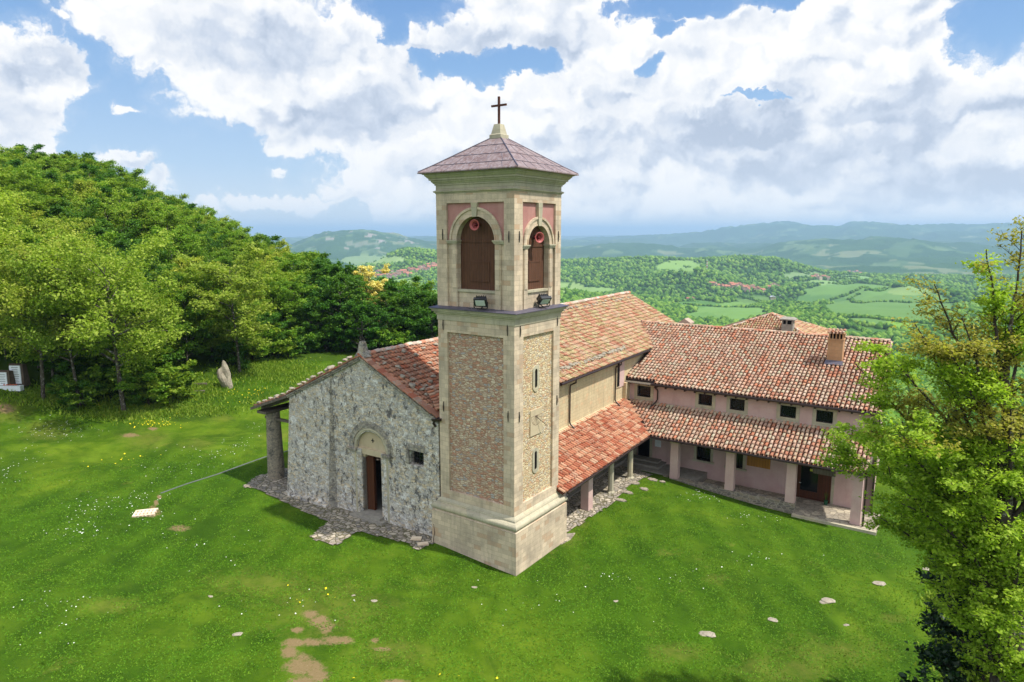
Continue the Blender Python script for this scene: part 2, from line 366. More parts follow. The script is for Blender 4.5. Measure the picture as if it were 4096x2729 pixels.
def at(X,Y,extra=0.0):     # where on the ground a spot of the view lies
    d=vray(X,Y); d=d/np.hypot(d[0],d[1]); t=np.exp(np.linspace(math.log(8),math.log(30000),4000))
    P=CAM+np.outer(t,d); h=P[:,2]-Z(P[:,0],P[:,1]); k=np.argmax(h<0)
    if h[k]>=0: k=len(t)-1
    a,b=t[k-1],t[k]
    for _ in range(18):
        m=(a+b)/2; p=CAM+m*d
        if p[2]<Z(p[0],p[1])[0]: b=m
        else: a=m
    return CAM+b*d
def zg(x,y): return float(Z(x,y)[0])
# ------------------------------------------------------------------ materials
def m_grass(nt,tc):
    big=nt.noise(tc,.07,5,.6,.6); mid=nt.noise(tc,.55,5,.65,.3); fine=nt.noise(tc,9,4,.75); vf=nt.noise(tc,34,3,.8)
    c=nt.mix(nt.mr(mid,.34,.66),S(48,88,4,.48),S(72,114,10,.54))
    c=nt.mix(nt.mr(big,.44,.62),c,nt.mix(nt.mr(mid,.4,.6),S(78,112,10,.60),S(104,128,26,.66)))
    # faint mowing tracks that sweep round the church
    x,y,z=nt.sep(nt.vec('ADD',tc,nt.vec('SCALE',nt.noise(tc,.06,2,.5,col=True),scale=7)))
    tr=nt.math('SINE',nt.math('ADD',nt.math('MULTIPLY',x,2.1),nt.math('MULTIPLY',y,1.5))); c=nt.mix(nt.math('MULTIPLY',nt.mr(tr,-.2,1,0,.30),nt.mr(big,.3,.6,.35,1)),c,S(104,136,30,.68))
    dk=nt.noise(nt.vec('ADD',tc,(3,50,0)),.16,5,.7,1.0); c=nt.mix(nt.mr(dk,.50,.66,0,.7),c,S(42,84,6,.48))
    dry=nt.noise(nt.vec('ADD',tc,(31,7,0)),.45,7,.8)
    c=nt.mix(nt.mr(dry,.60,.74,0,.5),c,S(150,146,70,.62))
    c=nt.mix(nt.mr(fine,.35,.7,.0,.5),c,nt.mix(1.0,c,(.5,.56,.4,1),'MULTIPLY'))
    c=nt.mix(nt.mr(vf,.45,.75,0,.35),c,S(124,146,46,.62))
    s=nt.attr('cover')[0]; r,g,b=nt.sep(s)
    rn=nt.math('ADD',nt.math('SUBTRACT',nt.noise(tc,1.3,8,.75),.5),nt.math('MULTIPLY',nt.math('SUBTRACT',nt.noise(tc,7,6,.75),.5),.6))
    dr=nt.math('ADD',b,nt.math('MULTIPLY',rn,2.6))
    c=nt.mix(nt.mr(dr,.35,1.4,0,.32),c,S(150,142,70,.62))
    sn=nt.math('ADD',r,nt.math('MULTIPLY',rn,1.5))
    soil=nt.mix(nt.noise(tc,14,4,.7),S(112,94,62,.62),S(158,136,100,.68))
    soil=nt.mix(nt.mr(nt.vor(tc,9,out='Distance'),.05,.12),S(196,178,150,.7),soil)
    c=nt.mix(nt.math('MULTIPLY',nt.mr(sn,.26,.62,0,.95),nt.mr(r,.02,.12)),c,soil)
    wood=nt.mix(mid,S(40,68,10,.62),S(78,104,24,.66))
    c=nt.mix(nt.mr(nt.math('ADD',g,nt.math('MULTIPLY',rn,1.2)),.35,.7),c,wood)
    return c,nt.bump(nt.math('ADD',fine,nt.math('MULTIPLY',vf,.5)),.55,.07)
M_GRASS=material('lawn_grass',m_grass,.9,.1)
def m_hill(nt,tc):
    a=nt.attr('cover')[0]
    n1=nt.noise(tc,.011,6,.7); n2=nt.vor(tc,.11,out='Distance'); n3=nt.noise(tc,.16,3,.7); n4=nt.noise(tc,.0016,5,.7)
    tree=nt.mix(nt.mr(n2,.1,.62),S(92,134,52,.58),S(52,92,38,.50))
    tree=nt.mix(nt.mr(n3,.42,.62,0,.6),tree,S(56,96,42,.5))
    tree=nt.mix(nt.mr(n4,.45,.62,0,.35),tree,S(96,132,62,.5))
    isw=nt.attr('wood')[2]
    fld=nt.mix(nt.mr(n1,.3,.7,0,.35),a,nt.mix(1.0,a,(.7,.85,.6,1),'MULTIPLY'))
    h=nt.mr(n2,0,.7,1,0)
    return nt.mix(isw,fld,tree),nt.bump(nt.math('MULTIPLY',h,isw),.9,5.0)
M_HILL=material('hill_cover',m_hill,.95,.05)
def m_ashlar(base,dark,warm,su=1.0,sz=1.0,seed=0):
    def f(nt,tc):
        x,y,z=nt.sep(tc); v=nt.comb(nt.math('ADD',x,y),nt.math('ADD',z,seed*.13),0)
        def brick(w,h,off):
            b=nt.new('ShaderNodeTexBrick'); nt.set(b.inputs['Vector'],v); b.inputs['Scale'].default_value=1
            b.inputs['Brick Width'].default_value=w; b.inputs['Row Height'].default_value=h; b.inputs['Mortar Size'].default_value=.006; b.inputs['Mortar Smooth'].default_value=.2
            b.inputs['Color1'].default_value=(0,0,0,1); b.inputs['Color2'].default_value=(1,1,1,1); b.inputs['Bias'].default_value=0; b.offset=off
            return b
        b=brick(.46*su,.25*sz,.5); big=nt.noise(tc,.8,5,.65); fine=nt.noise(tc,16,5,.7)
        c=nt.mix(b.outputs['Color'],base,nt.mix(.5,base,dark)); rnd=b.outputs['Color']
        c=nt.mix(nt.mr(nt.sep(rnd)[0],.86,.9,0,.6),c,warm)
        c=nt.mix(nt.mr(big,.46,.68,0,.65),c,dark)
        c=nt.mix(nt.mr(fine,.45,.75,0,.35),c,nt.mix(1.0,c,(.6,.6,.62,1),'MULTIPLY'))
        spots=nt.noise(tc,5,6,.8); c=nt.mix(nt.mr(spots,.62,.7,0,.5),c,S(120,118,116,.8))
        streak=nt.noise(nt.vec('MULTIPLY',tc,(3.5,3.5,.35)),1,5,.7); c=nt.mix(nt.mr(streak,.5,.75,0,.5),c,S(140,132,118,.7))
        c=nt.mix(nt.math('MULTIPLY',b.outputs['Fac'],.6),c,S(150,140,118,.6))
        h=nt.math('SUBTRACT',nt.math('ADD',nt.math('MULTIPLY',fine,.5),nt.math('MULTIPLY',nt.sep(rnd)[0],.15)),b.outputs['Fac'])
        return c,nt.bump(h,.45,.02)
    return f
M_ASH=material('tower_ashlar',m_ashlar(S(222,202,174,.76),S(168,154,136,.66),S(210,172,138,.68)),.9,.15)
M_ASHN=material('nave_ashlar',m_ashlar(S(216,199,160,.72),S(196,176,140,.70),S(224,190,150,.72),.9,.95,3),.92,.12)
M_TRIM=material('grey_sandstone_trim',m_ashlar(S(196,188,162,.74),S(168,162,142,.68),S(206,192,158,.72),2,2,5),.9,.15)
def m_rubble(stones,mortar,scale,zs=1.7,edge=.09,lich=None,spots=None,seed=0.0,bumpd=.05):
    def f(nt,tc):
        w=nt.noise(tc,2.2,3,.6,col=True)
        v=nt.vec('ADD',nt.vec('MULTIPLY',tc,(1,1,zs)),nt.vec('SCALE',nt.vec('SUBTRACT',w,(.5,.5,.5)),scale=.30))
        v=nt.vec('ADD',v,(seed,seed*.7,seed*1.3))
        cs=nt.vor(v,scale,rand=.9); ed=nt.vor(v,scale,'DISTANCE_TO_EDGE',.9,'Distance')
        rr,gg,bb=nt.sep(cs)
        c=nt.ramp(rr,[(i/len(stones),s) for i,s in enumerate(stones)],'CONSTANT')
        c=nt.mix(.12,c,stones[0]); c=nt.mix(nt.mr(gg,0,1,0,.3),c,nt.mix(1.0,c,(.6,.6,.6,1),'MULTIPLY'))
        fine=nt.noise(tc,12,6,.75); c=nt.mix(nt.mr(fine,.35,.7,.0,.45),c,nt.mix(1.0,c,(.55,.55,.58,1),'MULTIPLY'))
        small=nt.vor(v,scale*2.3,rand=1.0); c=nt.mix(nt.mr(nt.sep(small)[1],.72,.8,0,.5),c,nt.mix(1.0,c,(.62,.6,.62,1),'MULTIPLY'))
        mo=nt.math('ADD',ed,nt.math('MULTIPLY',nt.math('SUBTRACT',fine,.5),.12))
        c=nt.mix(nt.mr(mo,edge*.4,edge,1,0),c,nt.mix(fine,mortar,nt.mix(1.0,mortar,(.7,.7,.7,1),'MULTIPLY')))
        h=nt.math('ADD',nt.mr(ed,0,edge*1.8),nt.math('MULTIPLY',fine,.5))
        if lich:
            l1=nt.noise(tc,2.4,9,.8,.4); c=nt.mix(nt.mr(l1,.53,.60,0,.75),c,lich)
            l2=nt.noise(nt.vec('ADD',tc,(9,3,5)),7,6,.8); c=nt.mix(nt.mr(l2,.57,.63,0,.55),c,nt.mix(1.0,lich,(1.2,1.2,1.2,1),'MULTIPLY'))
        if spots:
            l3=nt.noise(nt.vec('ADD',nt.vec('MULTIPLY',tc,(1,1,.7)),(2,8,1)),2.6,9,.8,.5); c=nt.mix(nt.mr(l3,.53,.585,0,.85),c,spots)
            l4=nt.noise(nt.vec('ADD',tc,(5,1,14)),13,5,.8); c=nt.mix(nt.mr(l4,.60,.66,0,.6),c,nt.mix(1.0,spots,(.6,.6,.6,1),'MULTIPLY'))
        return c,nt.bump(h,.7,bumpd)
    return f
M_RUB=material('tower_rubble',m_rubble([S(214,194,168,.80),S(202,164,140,.76),S(208,188,166,.78),S(208,154,128,.72),S(186,182,178,.74),S(212,182,152,.78),S(222,204,178,.82),S(200,170,148,.74),S(206,186,162,.76)],S(190,148,122,.70),4.2,2.2,.09,seed=3.0,bumpd=.04),.92,.1)
M_RUB2=material('tower_rubble_pale',m_rubble([S(222,204,166,.84),S(212,186,148,.8),S(226,212,178,.86),S(214,172,136,.78),S(206,198,178,.8),S(224,198,150,.82),S(216,202,168,.82)],S(200,168,136,.74),5.2,1.7,.07,seed=8.0,bumpd=.035),.92,.1)
M_FAC=material('lichened_facade_stone',m_rubble([S(212,204,188,.84),S(202,196,184,.82),S(220,200,166,.82),S(194,190,184,.78),S(216,208,194,.84),S(184,180,176,.76),S(206,188,162,.78)],S(178,170,156,.76),3.9,2.1,.05,lich=S(230,228,225,.86),spots=S(92,90,92,.60),seed=1.0,bumpd=.025),.95,.08)
M_FACD=material('darker_facade_stone',m_rubble([S(184,176,160,.76),S(170,164,152,.72),S(192,180,156,.76),S(160,154,146,.68)],S(150,142,128,.66),4,1.8,.05,lich=S(190,188,180,.72),spots=S(110,106,102,.6),seed=4.0,bumpd=.025),.95,.08)  # darker stone mix than the main facade wall
M_BASE=material('plinth_rubble',m_rubble([S(160,152,136,.64),S(140,134,122,.6),S(176,164,140,.64),S(150,142,132,.6)],S(186,176,160,.66),3.0,1.7,.10,seed=5.0),.92,.1)
M_COL=material('column_stone',m_rubble([S(182,170,150,.74),S(168,158,142,.7),S(190,178,154,.74)],S(172,160,140,.7),7,1.3,.05,spots=S(110,108,104,.5),seed=6.0),.95,.08)
M_PAVE=material('cobble_paving',m_rubble([S(186,176,160,.76),S(166,158,146,.7),S(204,192,172,.8),S(176,164,150,.72),S(154,148,140,.66),S(196,182,160,.76)],S(128,122,96,.56),3.3,1,.12,seed=2.0,bumpd=.06),.92,.12)
M_FLAG=material('flagstones',m_rubble([S(188,176,156,.7),S(170,160,144,.66),S(202,190,166,.72),S(176,164,146,.66)],S(150,140,124,.6),2.3,1,.05,seed=7.0,bumpd=.03),.9,.15)
def m_plaster(c0,c1,grime):
    def f(nt,tc):
        a=nt.noise(tc,1.1,6,.65); b=nt.noise(tc,22,4,.7); s=nt.noise(nt.vec('MULTIPLY',tc,(2.2,2.2,.35)),1,6,.7)
        c=nt.mix(nt.mr(a,.35,.65),c0,c1); c=nt.mix(nt.mr(s,.52,.78,0,.55),c,grime); c=nt.mix(nt.mr(b,.5,.8,0,.25),c,grime)
        return c,nt.bump(b,.25,.01)
    return f
M_PINK=material('pink_plaster',m_plaster(S(214,186,178,.70),S(206,172,166,.68),S(186,160,150,.66)),.95,.1)
M_BRICKPINK=material('faded_red_plaster',m_plaster(S(196,146,138,.68),S(182,130,122,.64),S(204,166,154,.68)),.95,.1)
M_CREAM=material('cream_plaster',m_plaster(S(206,190,160,.7),S(196,178,146,.68),S(170,158,134,.62)),.95,.1)
M_WHITE=material('pale_render',m_plaster(S(230,214,190,.8),S(214,190,160,.76),S(190,170,140,.7)),.95,.1)
def m_wood(a,b,sc=9,ax='u'):
    def f(nt,tc):
        x,y,z=nt.sep(tc); u=nt.math('ADD',x,y)
        pl=nt.math('FRACT',nt.math('MULTIPLY',u,5.2)); gap=nt.mr(nt.math('ABSOLUTE',nt.math('SUBTRACT',pl,.5)),.44,.49)
        pid=nt.noise(nt.comb(nt.math('FLOOR',nt.math('MULTIPLY',u,5.2)),0,0),3.7,0)
        g=nt.noise(nt.comb(nt.math('MULTIPLY',u,26),0,nt.math('MULTIPLY',z,1.6)),1,5,.7)
        c=nt.mix(nt.mr(g,.3,.7),a,b); c=nt.mix(nt.mr(pid,.35,.65,0,.4),c,nt.mix(1.0,c,(.6,.6,.6,1),'MULTIPLY'))
        c=nt.mix(nt.math('MULTIPLY',gap,.75),c,(.012,.009,.007,1))
        return c,nt.bump(nt.math('SUBTRACT',nt.math('MULTIPLY',g,.3),gap),.5,.015)
    return f
M_WOOD=material('shutter_wood',m_wood(S(86,58,44,.62),S(118,82,62,.66)),.8,.2)
M_WOOD2=material('door_wood',m_wood(S(84,44,22,.55),S(108,60,32,.58)),.6,.3)
M_WOODO=material('ochre_board',m_wood(S(176,120,52,.7),S(196,140,66,.7)),.7,.2)
M_OLDW=material('grey_weathered_wood',m_wood(S(110,100,90,.6),S(146,136,122,.62)),.9,.1)
def flat(c,noise=.25,sc=6):
    def f(nt,tc):
        n=nt.noise(tc,sc,5,.65); return nt.mix(nt.mr(n,.35,.7,0,noise*2),c,nt.mix(1.0,c,(.5,.5,.52,1),'MULTIPLY')),nt.bump(n,.2,.01)
    return f
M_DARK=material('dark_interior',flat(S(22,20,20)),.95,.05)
M_INT=material('interior_plaster',flat(S(120,112,100,.5)),.95,.05)
M_GUT=material('dark_gutter_metal',flat(S(58,44,40,.8)),.45,.5,.3)
M_IRON=material('wrought_iron',flat(S(40,38,38,.8)),.6,.4,.4)
M_RUST=material('rusty_iron',flat(S(112,72,60,.6),.3,12),.8,.25,.2)
def m_sheet(nt,tc):
    s=nt.noise(nt.vec('MULTIPLY',tc,(1,1,1)),1.3,6,.7,1.0); f=nt.noise(nt.vec('MULTIPLY',tc,(7,7,1.2)),1,6,.75)
    c=nt.mix(nt.mr(s,.4,.62),S(134,106,100,.56),S(154,134,130,.60)); c=nt.mix(nt.mr(f,.42,.66,0,.75),c,S(178,168,172,.68))
    c=nt.mix(nt.mr(nt.noise(tc,2.7,6,.7),.55,.7,0,.6),c,S(104,92,104,.6)); return c,nt.bump(f,.15,.01)
M_SHEET=material('weathered_copper_sheet',m_sheet,.62,.4,.15)
M_LEAD=material('lead_flashing',flat(S(108,104,118,.66),.3,5),.5,.4,.3)
M_GLASS=material('dark_glass',flat(S(18,24,26,.7)),.12,.5)
M_HORN=material('faded_red_horn',flat(S(186,96,92,.7)),.5,.3)
M_HORND=material('dark_red_horn',flat(S(110,36,40,.7)),.5,.3)
M_BLK=material('black_lamp_housing',flat(S(38,40,46,.8)),.45,.4)
M_LAMPG=material('floodlight_glass',flat(S(210,214,216,.8),.1),.25,.5)
M_MARB=material('white_marble',flat(S(226,230,236,.86),.12),.6,.3)
M_CONC=material('grey_concrete',flat(S(168,162,150,.68),.3,4),.92,.1)
M_DRAIN=material('drain_channel',flat(S(116,120,118,.6),.3,8),.85,.2)
M_TUFO=material('tuff_chimney',m_ashlar(S(206,160,118,.7),S(186,140,104,.66),S(196,150,110,.66),.85,1.0,2),.92,.1)
def m_rock(nt,tc):
    n=nt.noise(tc,2.6,7,.75); l=nt.noise(tc,7,6,.8); c=nt.mix(nt.mr(n,.35,.65),S(150,140,124,.6),S(184,174,154,.68))
    c=nt.mix(nt.mr(l,.54,.62,0,.6),c,S(186,184,172,.64)); c=nt.mix(nt.mr(nt.noise(tc,4.3,6,.8),.57,.64,0,.8),c,S(92,88,84,.5)); return c,nt.bump(l,.6,.03)
M_SLATE=material('dark_memorial_stone',flat(S(112,96,84,.62),.35,3),.9,.1)
M_ROCK=material('lichened_rock',m_rock,.95,.08)
def m_tile(cols,lich,lamt,dark=.35):
    def f(nt,tc):
        ri=nt.new('ShaderNodeNewGeometry').outputs['Random Per Island']
        c=nt.ramp(ri,[(i/len(cols),s) for i,s in enumerate(cols)],'CONSTANT')
        r2=nt.math('FRACT',nt.math('MULTIPLY',ri,37.7)); c=nt.mix(.30,c,cols[0]); c=nt.mix(nt.mr(r2,0,1,.0,.38),c,nt.mix(1.0,c,(.62,.6,.6,1),'MULTIPLY'))
        n=nt.noise(tc,6,7,.78,.3); r3=nt.math('FRACT',nt.math('MULTIPLY',ri,91.3))
        th=nt.mr(r3,0,1,.66,.44); c=nt.mix(nt.mr(nt.math('SUBTRACT',n,th),0,.07,0,lamt),c,lich)
        d=nt.noise(nt.vec('ADD',tc,(3,1,9)),9,6,.8); c=nt.mix(nt.mr(d,.56,.66,0,.7),c,S(104,84,72,.5))
        big=nt.noise(tc,.35,3,.6); c=nt.mix(nt.mr(big,.45,.7,0,dark),c,nt.mix(1.0,c,(.66,.68,.7,1),'MULTIPLY'))
        return c,nt.bump(nt.noise(tc,18,5,.7),.4,.015)
    return f
M_TW=material('wing_roof_tiles',m_tile([S(202,160,136,.74),S(210,172,150,.78),S(194,122,94,.70),S(206,188,166,.78),S(178,132,110,.66),S(210,158,130,.76),S(194,174,150,.74),S(206,124,88,.70),S(184,152,132,.68),S(212,182,162,.78)],S(190,190,160,.72),.75),.9,.12)
M_TP=material('portico_roof_tiles',m_tile([S(202,134,104,.66),S(186,98,68,.60),S(208,148,114,.70),S(170,82,58,.56),S(214,176,144,.74),S(200,132,100,.66),S(184,110,84,.60),S(206,160,126,.7)],S(206,186,160,.74),.45),.9,.12)
M_TN=material('nave_roof_tiles',m_tile([S(204,156,130,.68),S(188,122,94,.62),S(206,178,152,.70),S(186,168,124,.62),S(206,158,128,.70),S(176,166,112,.56),S(178,110,84,.60),S(194,168,142,.66)],S(200,204,150,.74),.6,.2),.9,.12)
M_TF=material('front_roof_tiles',m_tile([S(198,138,110,.66),S(186,104,76,.62),S(204,156,126,.70),S(170,126,104,.58),S(204,138,104,.68),S(184,134,110,.62)],S(186,182,164,.62),.55),.9,.12)
M_TS=material('ridge_mortar_tiles',m_tile([S(206,170,146,.72),S(196,140,116,.70),S(190,178,164,.7),S(204,130,98,.7)],S(206,204,190,.74),.9),.9,.1)
M_UND=material('roof_underlay',flat(S(120,70,52,.4)),.95,.05)
def m_leaf(a,b,c,t=.3):
    def f(nt,tc):
        ri=nt.new('ShaderNodeNewGeometry').outputs['Random Per Island']
        oi=nt.new('ShaderNodeObjectInfo').outputs['Random']
        n=nt.noise(tc,.45,3,.6)
        k=nt.math('ADD',nt.math('MULTIPLY',ri,.55),nt.math('MULTIPLY',n,.6))
        col=nt.ramp(k,[(.15,a),(.55,b),(.95,c)])
        tint=nt.ramp(oi,[(0,(.70,.86,.7,1)),(.3,(1,1,1,1)),(.6,(1.16,1.06,.8,1)),(.8,(.86,1.0,.86,1)),(1,(1.06,1.14,.9,1))])
        return nt.mix(1.0,col,tint,'MULTIPLY')
    return f
M_L1=material('oak_leaves_spring',m_leaf(S(98,120,32,.94),S(134,150,54,1.0),S(170,174,86,1.02)),.65,.2,translucent=.42)
M_L2=material('fresh_green_leaves',m_leaf(S(74,108,26,.86),S(108,138,42,.92),S(144,160,66,.96)),.65,.2,translucent=.42)
M_L3=material('dark_green_leaves',m_leaf(S(42,78,18,.74),S(70,112,30,.80),S(104,140,46,.84)),.6,.25,translucent=.34)
M_L4=material('pale_blossom',m_leaf(S(176,162,90,.9),S(210,194,124,.95),S(228,216,156,.98)),.7,.2,translucent=.3)
M_L5=material('near_tree_leaves',m_leaf(S(98,126,26,.98),S(134,156,46,1.04),S(168,182,76,1.06)),.6,.25,translucent=.48)
M_L6=material('bronze_young_leaves',m_leaf(S(116,118,40,.9),S(140,138,56,.95),S(164,160,80,.98)),.6,.25,translucent=.45)
M_IVY=material('dark_ivy',m_leaf(S(14,40,14,.5),S(26,60,20,.5),S(50,90,30,.55)),.5,.35,translucent=.15)
def m_bark(nt,tc):
    n=nt.noise(nt.vec('MULTIPLY',tc,(6,6,1.5)),1,6,.75); l=nt.noise(tc,4,6,.8)
    c=nt.mix(nt.mr(n,.35,.65),S(70,62,54,.5),S(116,106,94,.56)); return nt.mix(nt.mr(l,.53,.6,0,.75),c,S(190,190,180,.66)),nt.bump(n,.7,.04)
M_BARK=material('lichened_bark',m_bark,.95,.05)
M_BARKD=material('grey_twig_bark',flat(S(92,84,76,.5)),.95,.05)

# ------------------------------------------------------------------ ground sheets
def inpoly(x,y,P):
    P=np.asarray(P); c=np.zeros(x.shape,bool); j=len(P)-1
    for i in range(len(P)):
        a=((P[i,1]>y)!=(P[j,1]>y))&(x<(P[j,0]-P[i,0])*(y-P[i,1])/(P[j,1]-P[i,1]+1e-12)+P[i,0]); c^=a; j=i
    return c
def soft(X,Y,L):
    o=np.full(X.shape,-1.0)
    for cx,cy,rx,ry in L: o=np.maximum(o,1-np.hypot((X-cx)/rx,(Y-cy)/ry))
    return o
def polar_sheet(name,azs,rs,mat,lawn):
    A,Rr=np.meshgrid(azs,rs); hx=np.sin(A); hy=np.cos(A)
    x=CAM[0]+Rr*(hx*math.cos(YAW)-hy*math.sin(YAW)); y=CAM[1]+Rr*(hx*math.sin(YAW)+hy*math.cos(YAW))
    z=Z(x.ravel(),y.ravel()).reshape(x.shape)
    V=np.stack([x,y,z],-1).reshape(-1,3); n=len(azs)
    i=np.arange(len(rs)-1)[:,None]*n+np.arange(n-1)[None]; Q=np.stack([i,i+1,i+n+1,i+n],-1).reshape(-1,4)
    me=npmesh(name,V,Q,True); px,py,w=vproj(V)
    at_=me.color_attributes.new('cover','FLOAT_COLOR','POINT'); C=np.zeros((len(V),4),np.float32); C[:,3]=1
    wd=me.attributes.new('wood','FLOAT','POINT')
    if lawn:
        vis=w>1
        soil=soft(px,py,[(712,1412,30,16),(735,1428,40,20),(752,1442,26,20),(683,1448,24,11),(680,1478,44,15),(720,1476,50,14),(775,1472,60,16),(665,1500,30,24),(690,1530,50,44),(730,1550,40,44),(700,1575,60,40),(875,1492,34,7),(860,1472,18,8),(905,1566,50,10),(412,1214,38,11),(345,1178,40,14),(366,1142,8,9),(359,1155,8,11),(352,1168,11,9),(12,940,30,18),(300,1000,34,8),(350,985,18,6),(1085,1265,10,5)])
        dry=soft(px,py,[(20,940,90,60),(100,990,120,40),(330,1010,110,40),(640,1000,80,22),(455,1020,70,22),(750,1400,240,120),(600,1340,200,60),(1310,1240,60,30),(1330,1205,40,20),(1900,1500,220,60),(1800,1540,200,60),(2060,1420,80,20),(900,1500,160,50),(500,960,60,16),(700,1060,120,14),(1650,1330,60,20),(250,1390,120,30),(1560,1500,120,40),(2100,1050,60,40),(2060,1010,40,30)])
        az,r=polar(V[:,0],V[:,1])
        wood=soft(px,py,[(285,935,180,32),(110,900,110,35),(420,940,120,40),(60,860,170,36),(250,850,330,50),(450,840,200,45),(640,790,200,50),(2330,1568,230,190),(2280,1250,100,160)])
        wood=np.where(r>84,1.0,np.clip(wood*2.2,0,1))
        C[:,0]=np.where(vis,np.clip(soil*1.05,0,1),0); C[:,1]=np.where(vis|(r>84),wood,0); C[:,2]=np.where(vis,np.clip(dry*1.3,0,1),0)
    else:
        az,r=polar(V[:,0],V[:,1])
        nx,ny=V[:,0],V[:,1]
        warpx=px+9*fbm(nx/120,ny/120,41,4)+3*fbm(nx/30,ny/30,44,3); warpy=py+4*fbm(nx/120,ny/120,43,4)+1.5*fbm(nx/30,ny/30,45,3)
        fs=[(2045,706,150,42,(128,168,92)),(1960,672,110,20,(134,176,96)),(1900,686,70,13,(116,160,88)),(2090,672,60,14,(160,190,112)),(1560,612,52,15,(158,196,108)),(1690,716,95,22,(140,182,96)),(1625,728,60,12,(128,172,88)),(1600,700,60,9,(112,158,80)),(1740,690,50,10,(124,160,88)),
            (1310,660,36,12,(170,200,120)),(1372,668,44,9,(160,196,112)),(1840,700,36,10,(120,164,88)),(1420,700,30,8,(150,190,100)),(1960,640,46,9,(150,190,120)),(1880,650,40,6,(160,196,120)),(1840,632,50,7,(150,180,120)),(2080,742,60,14,(150,196,84)),(1980,762,70,10,(96,140,66)),
            (860,598,74,11,(176,206,130)),(930,648,34,10,(170,206,120)),(840,700,30,6,(150,190,100)),(812,640,30,8,(160,200,120)),(980,668,40,8,(160,196,110)),(830,560,40,7,(170,180,140)),(1000,690,30,6,(140,170,90))]
        m=np.full(len(V),0.0); col=np.tile(np.array([[120,160,80]],float),(len(V),1))
        for cx,cy,rx,ry,cc in fs:
            e=1-np.hypot((warpx-cx)/rx,(warpy-cy)/ry); k=(e>m)&(e>0)&(r>600)&(w>1); m[k]=e[k]; col[k]=cc
        cell=fbm(nx/900,ny/900,61,5); f2=(fbm(nx/300,ny/240,62,4)>.24)&(r>3300)&(w>1); pal=(vnoise(nx/260,ny/260,66)*3).astype(int)%3
        P2=np.array([[140,172,104],[112,150,84],[166,180,124]],float); kk=f2&(m<=0); col[kk]=P2[pal[kk]]; m[kk]=1
        # rocky scars
        sc=(fbm(nx/110,ny/110,71,4)>.42)&(r>6000)&(r<8200)&(px<1010); col[sc]=(214,200,186); m[sc]=1
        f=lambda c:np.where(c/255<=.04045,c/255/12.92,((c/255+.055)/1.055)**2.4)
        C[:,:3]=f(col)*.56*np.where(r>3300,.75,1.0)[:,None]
        me.attributes['wood'].data.foreach_set('value',np.where(m>0,0.0,1.0).astype(np.float32))
        me_w=np.where(m>0,0,1)
        globals()['HILLW']=(V.copy(),me_w.copy(),r.copy(),px.copy(),py.copy(),w.copy(),A.ravel().copy())
    me.color_attributes['cover'].data.foreach_set('color',C.ravel()); me.update()
    o=link(name,me,mat); o['kind']='structure'; return o
AZV=np.radians(np.linspace(-50,52,1000))
RSPLIT=92.0
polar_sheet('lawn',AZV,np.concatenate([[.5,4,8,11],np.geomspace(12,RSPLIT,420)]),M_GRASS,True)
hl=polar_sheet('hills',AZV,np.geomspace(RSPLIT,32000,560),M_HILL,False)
AZB=np.concatenate([np.radians(np.linspace(-180,-50,90)),]);AZC=np.radians(np.linspace(52,180,90))
for nm,A in (('surrounding_ground',AZB),('surrounding_ground',AZC)):
    polar_sheet(nm,A,np.concatenate([[.5,6],np.geomspace(12,32000,90)]),M_GRASS,True)
# air
_r=np.geomspace(100,32000,260); _a=np.radians(np.linspace(-60,60,260)); _A,_R=np.meshgrid(_a,_r)
_x=CAM[0]+_R*(np.sin(_A)*math.cos(YAW)-np.cos(_A)*math.sin(YAW)); _y=CAM[1]+_R*(np.sin(_A)*math.sin(YAW)+np.cos(_A)*math.cos(YAW))
HAZE_TOP=float(Z(_x.ravel(),_y.ravel()).max())+25; print('haze top',HAZE_TOP)
hb=MB().box(-34000,34000,-34000,34000,-1400,HAZE_TOP)
hm=bpy.data.materials.new('haze'); hm.use_nodes=True; hn=hm.node_tree; hn.nodes.remove(hn.nodes['Principled BSDF'])
pv=hn.nodes.new('ShaderNodeVolumePrincipled'); pv.inputs['Color'].default_value=(.50,.75,1.0,1); pv.inputs['Density'].default_value=HAZE_D; pv.inputs['Anisotropy'].default_value=.1
hn.links.new(pv.outputs[0],hn.nodes['Material Output'].inputs['Volume'])
ho=hb.obj('haze',hm); ho['kind']='stuff'; tag(ho,'blue summer haze hanging in the air over the far valley and mountains','haze')
# ------------------------------------------------------------------ bell tower
TW_X0,TW_Y1=-5.0,4.4
tower=thing('bell_tower','tall square stone bell tower with rubble panels, arched belfry and low metal roof','bell tower')
b=MB(); b.ring(-5,0,0,4.4,[(.38,-1.5),(.37,2.28),(.31,2.32),(.315,2.36)])
b.obj('base',M_ASH,tower)
b=MB(); pr=[(.30,2.36)]+[(.30+.10*math.sin(t),2.52-.15*math.cos(t)) for t in np.linspace(.2,math.pi-.2,7)]+[(.28,2.70),(.16,2.73),(.15,2.82),(.04,2.95),(.0,2.99)]
b.ring(-5,0,0,4.4,pr).obj('base_moulding',M_TRIM,tower)
MB().box(-4.87,-.13,.13,4.27,2.5,13.2).obj('rubble_core',M_RUB,tower)
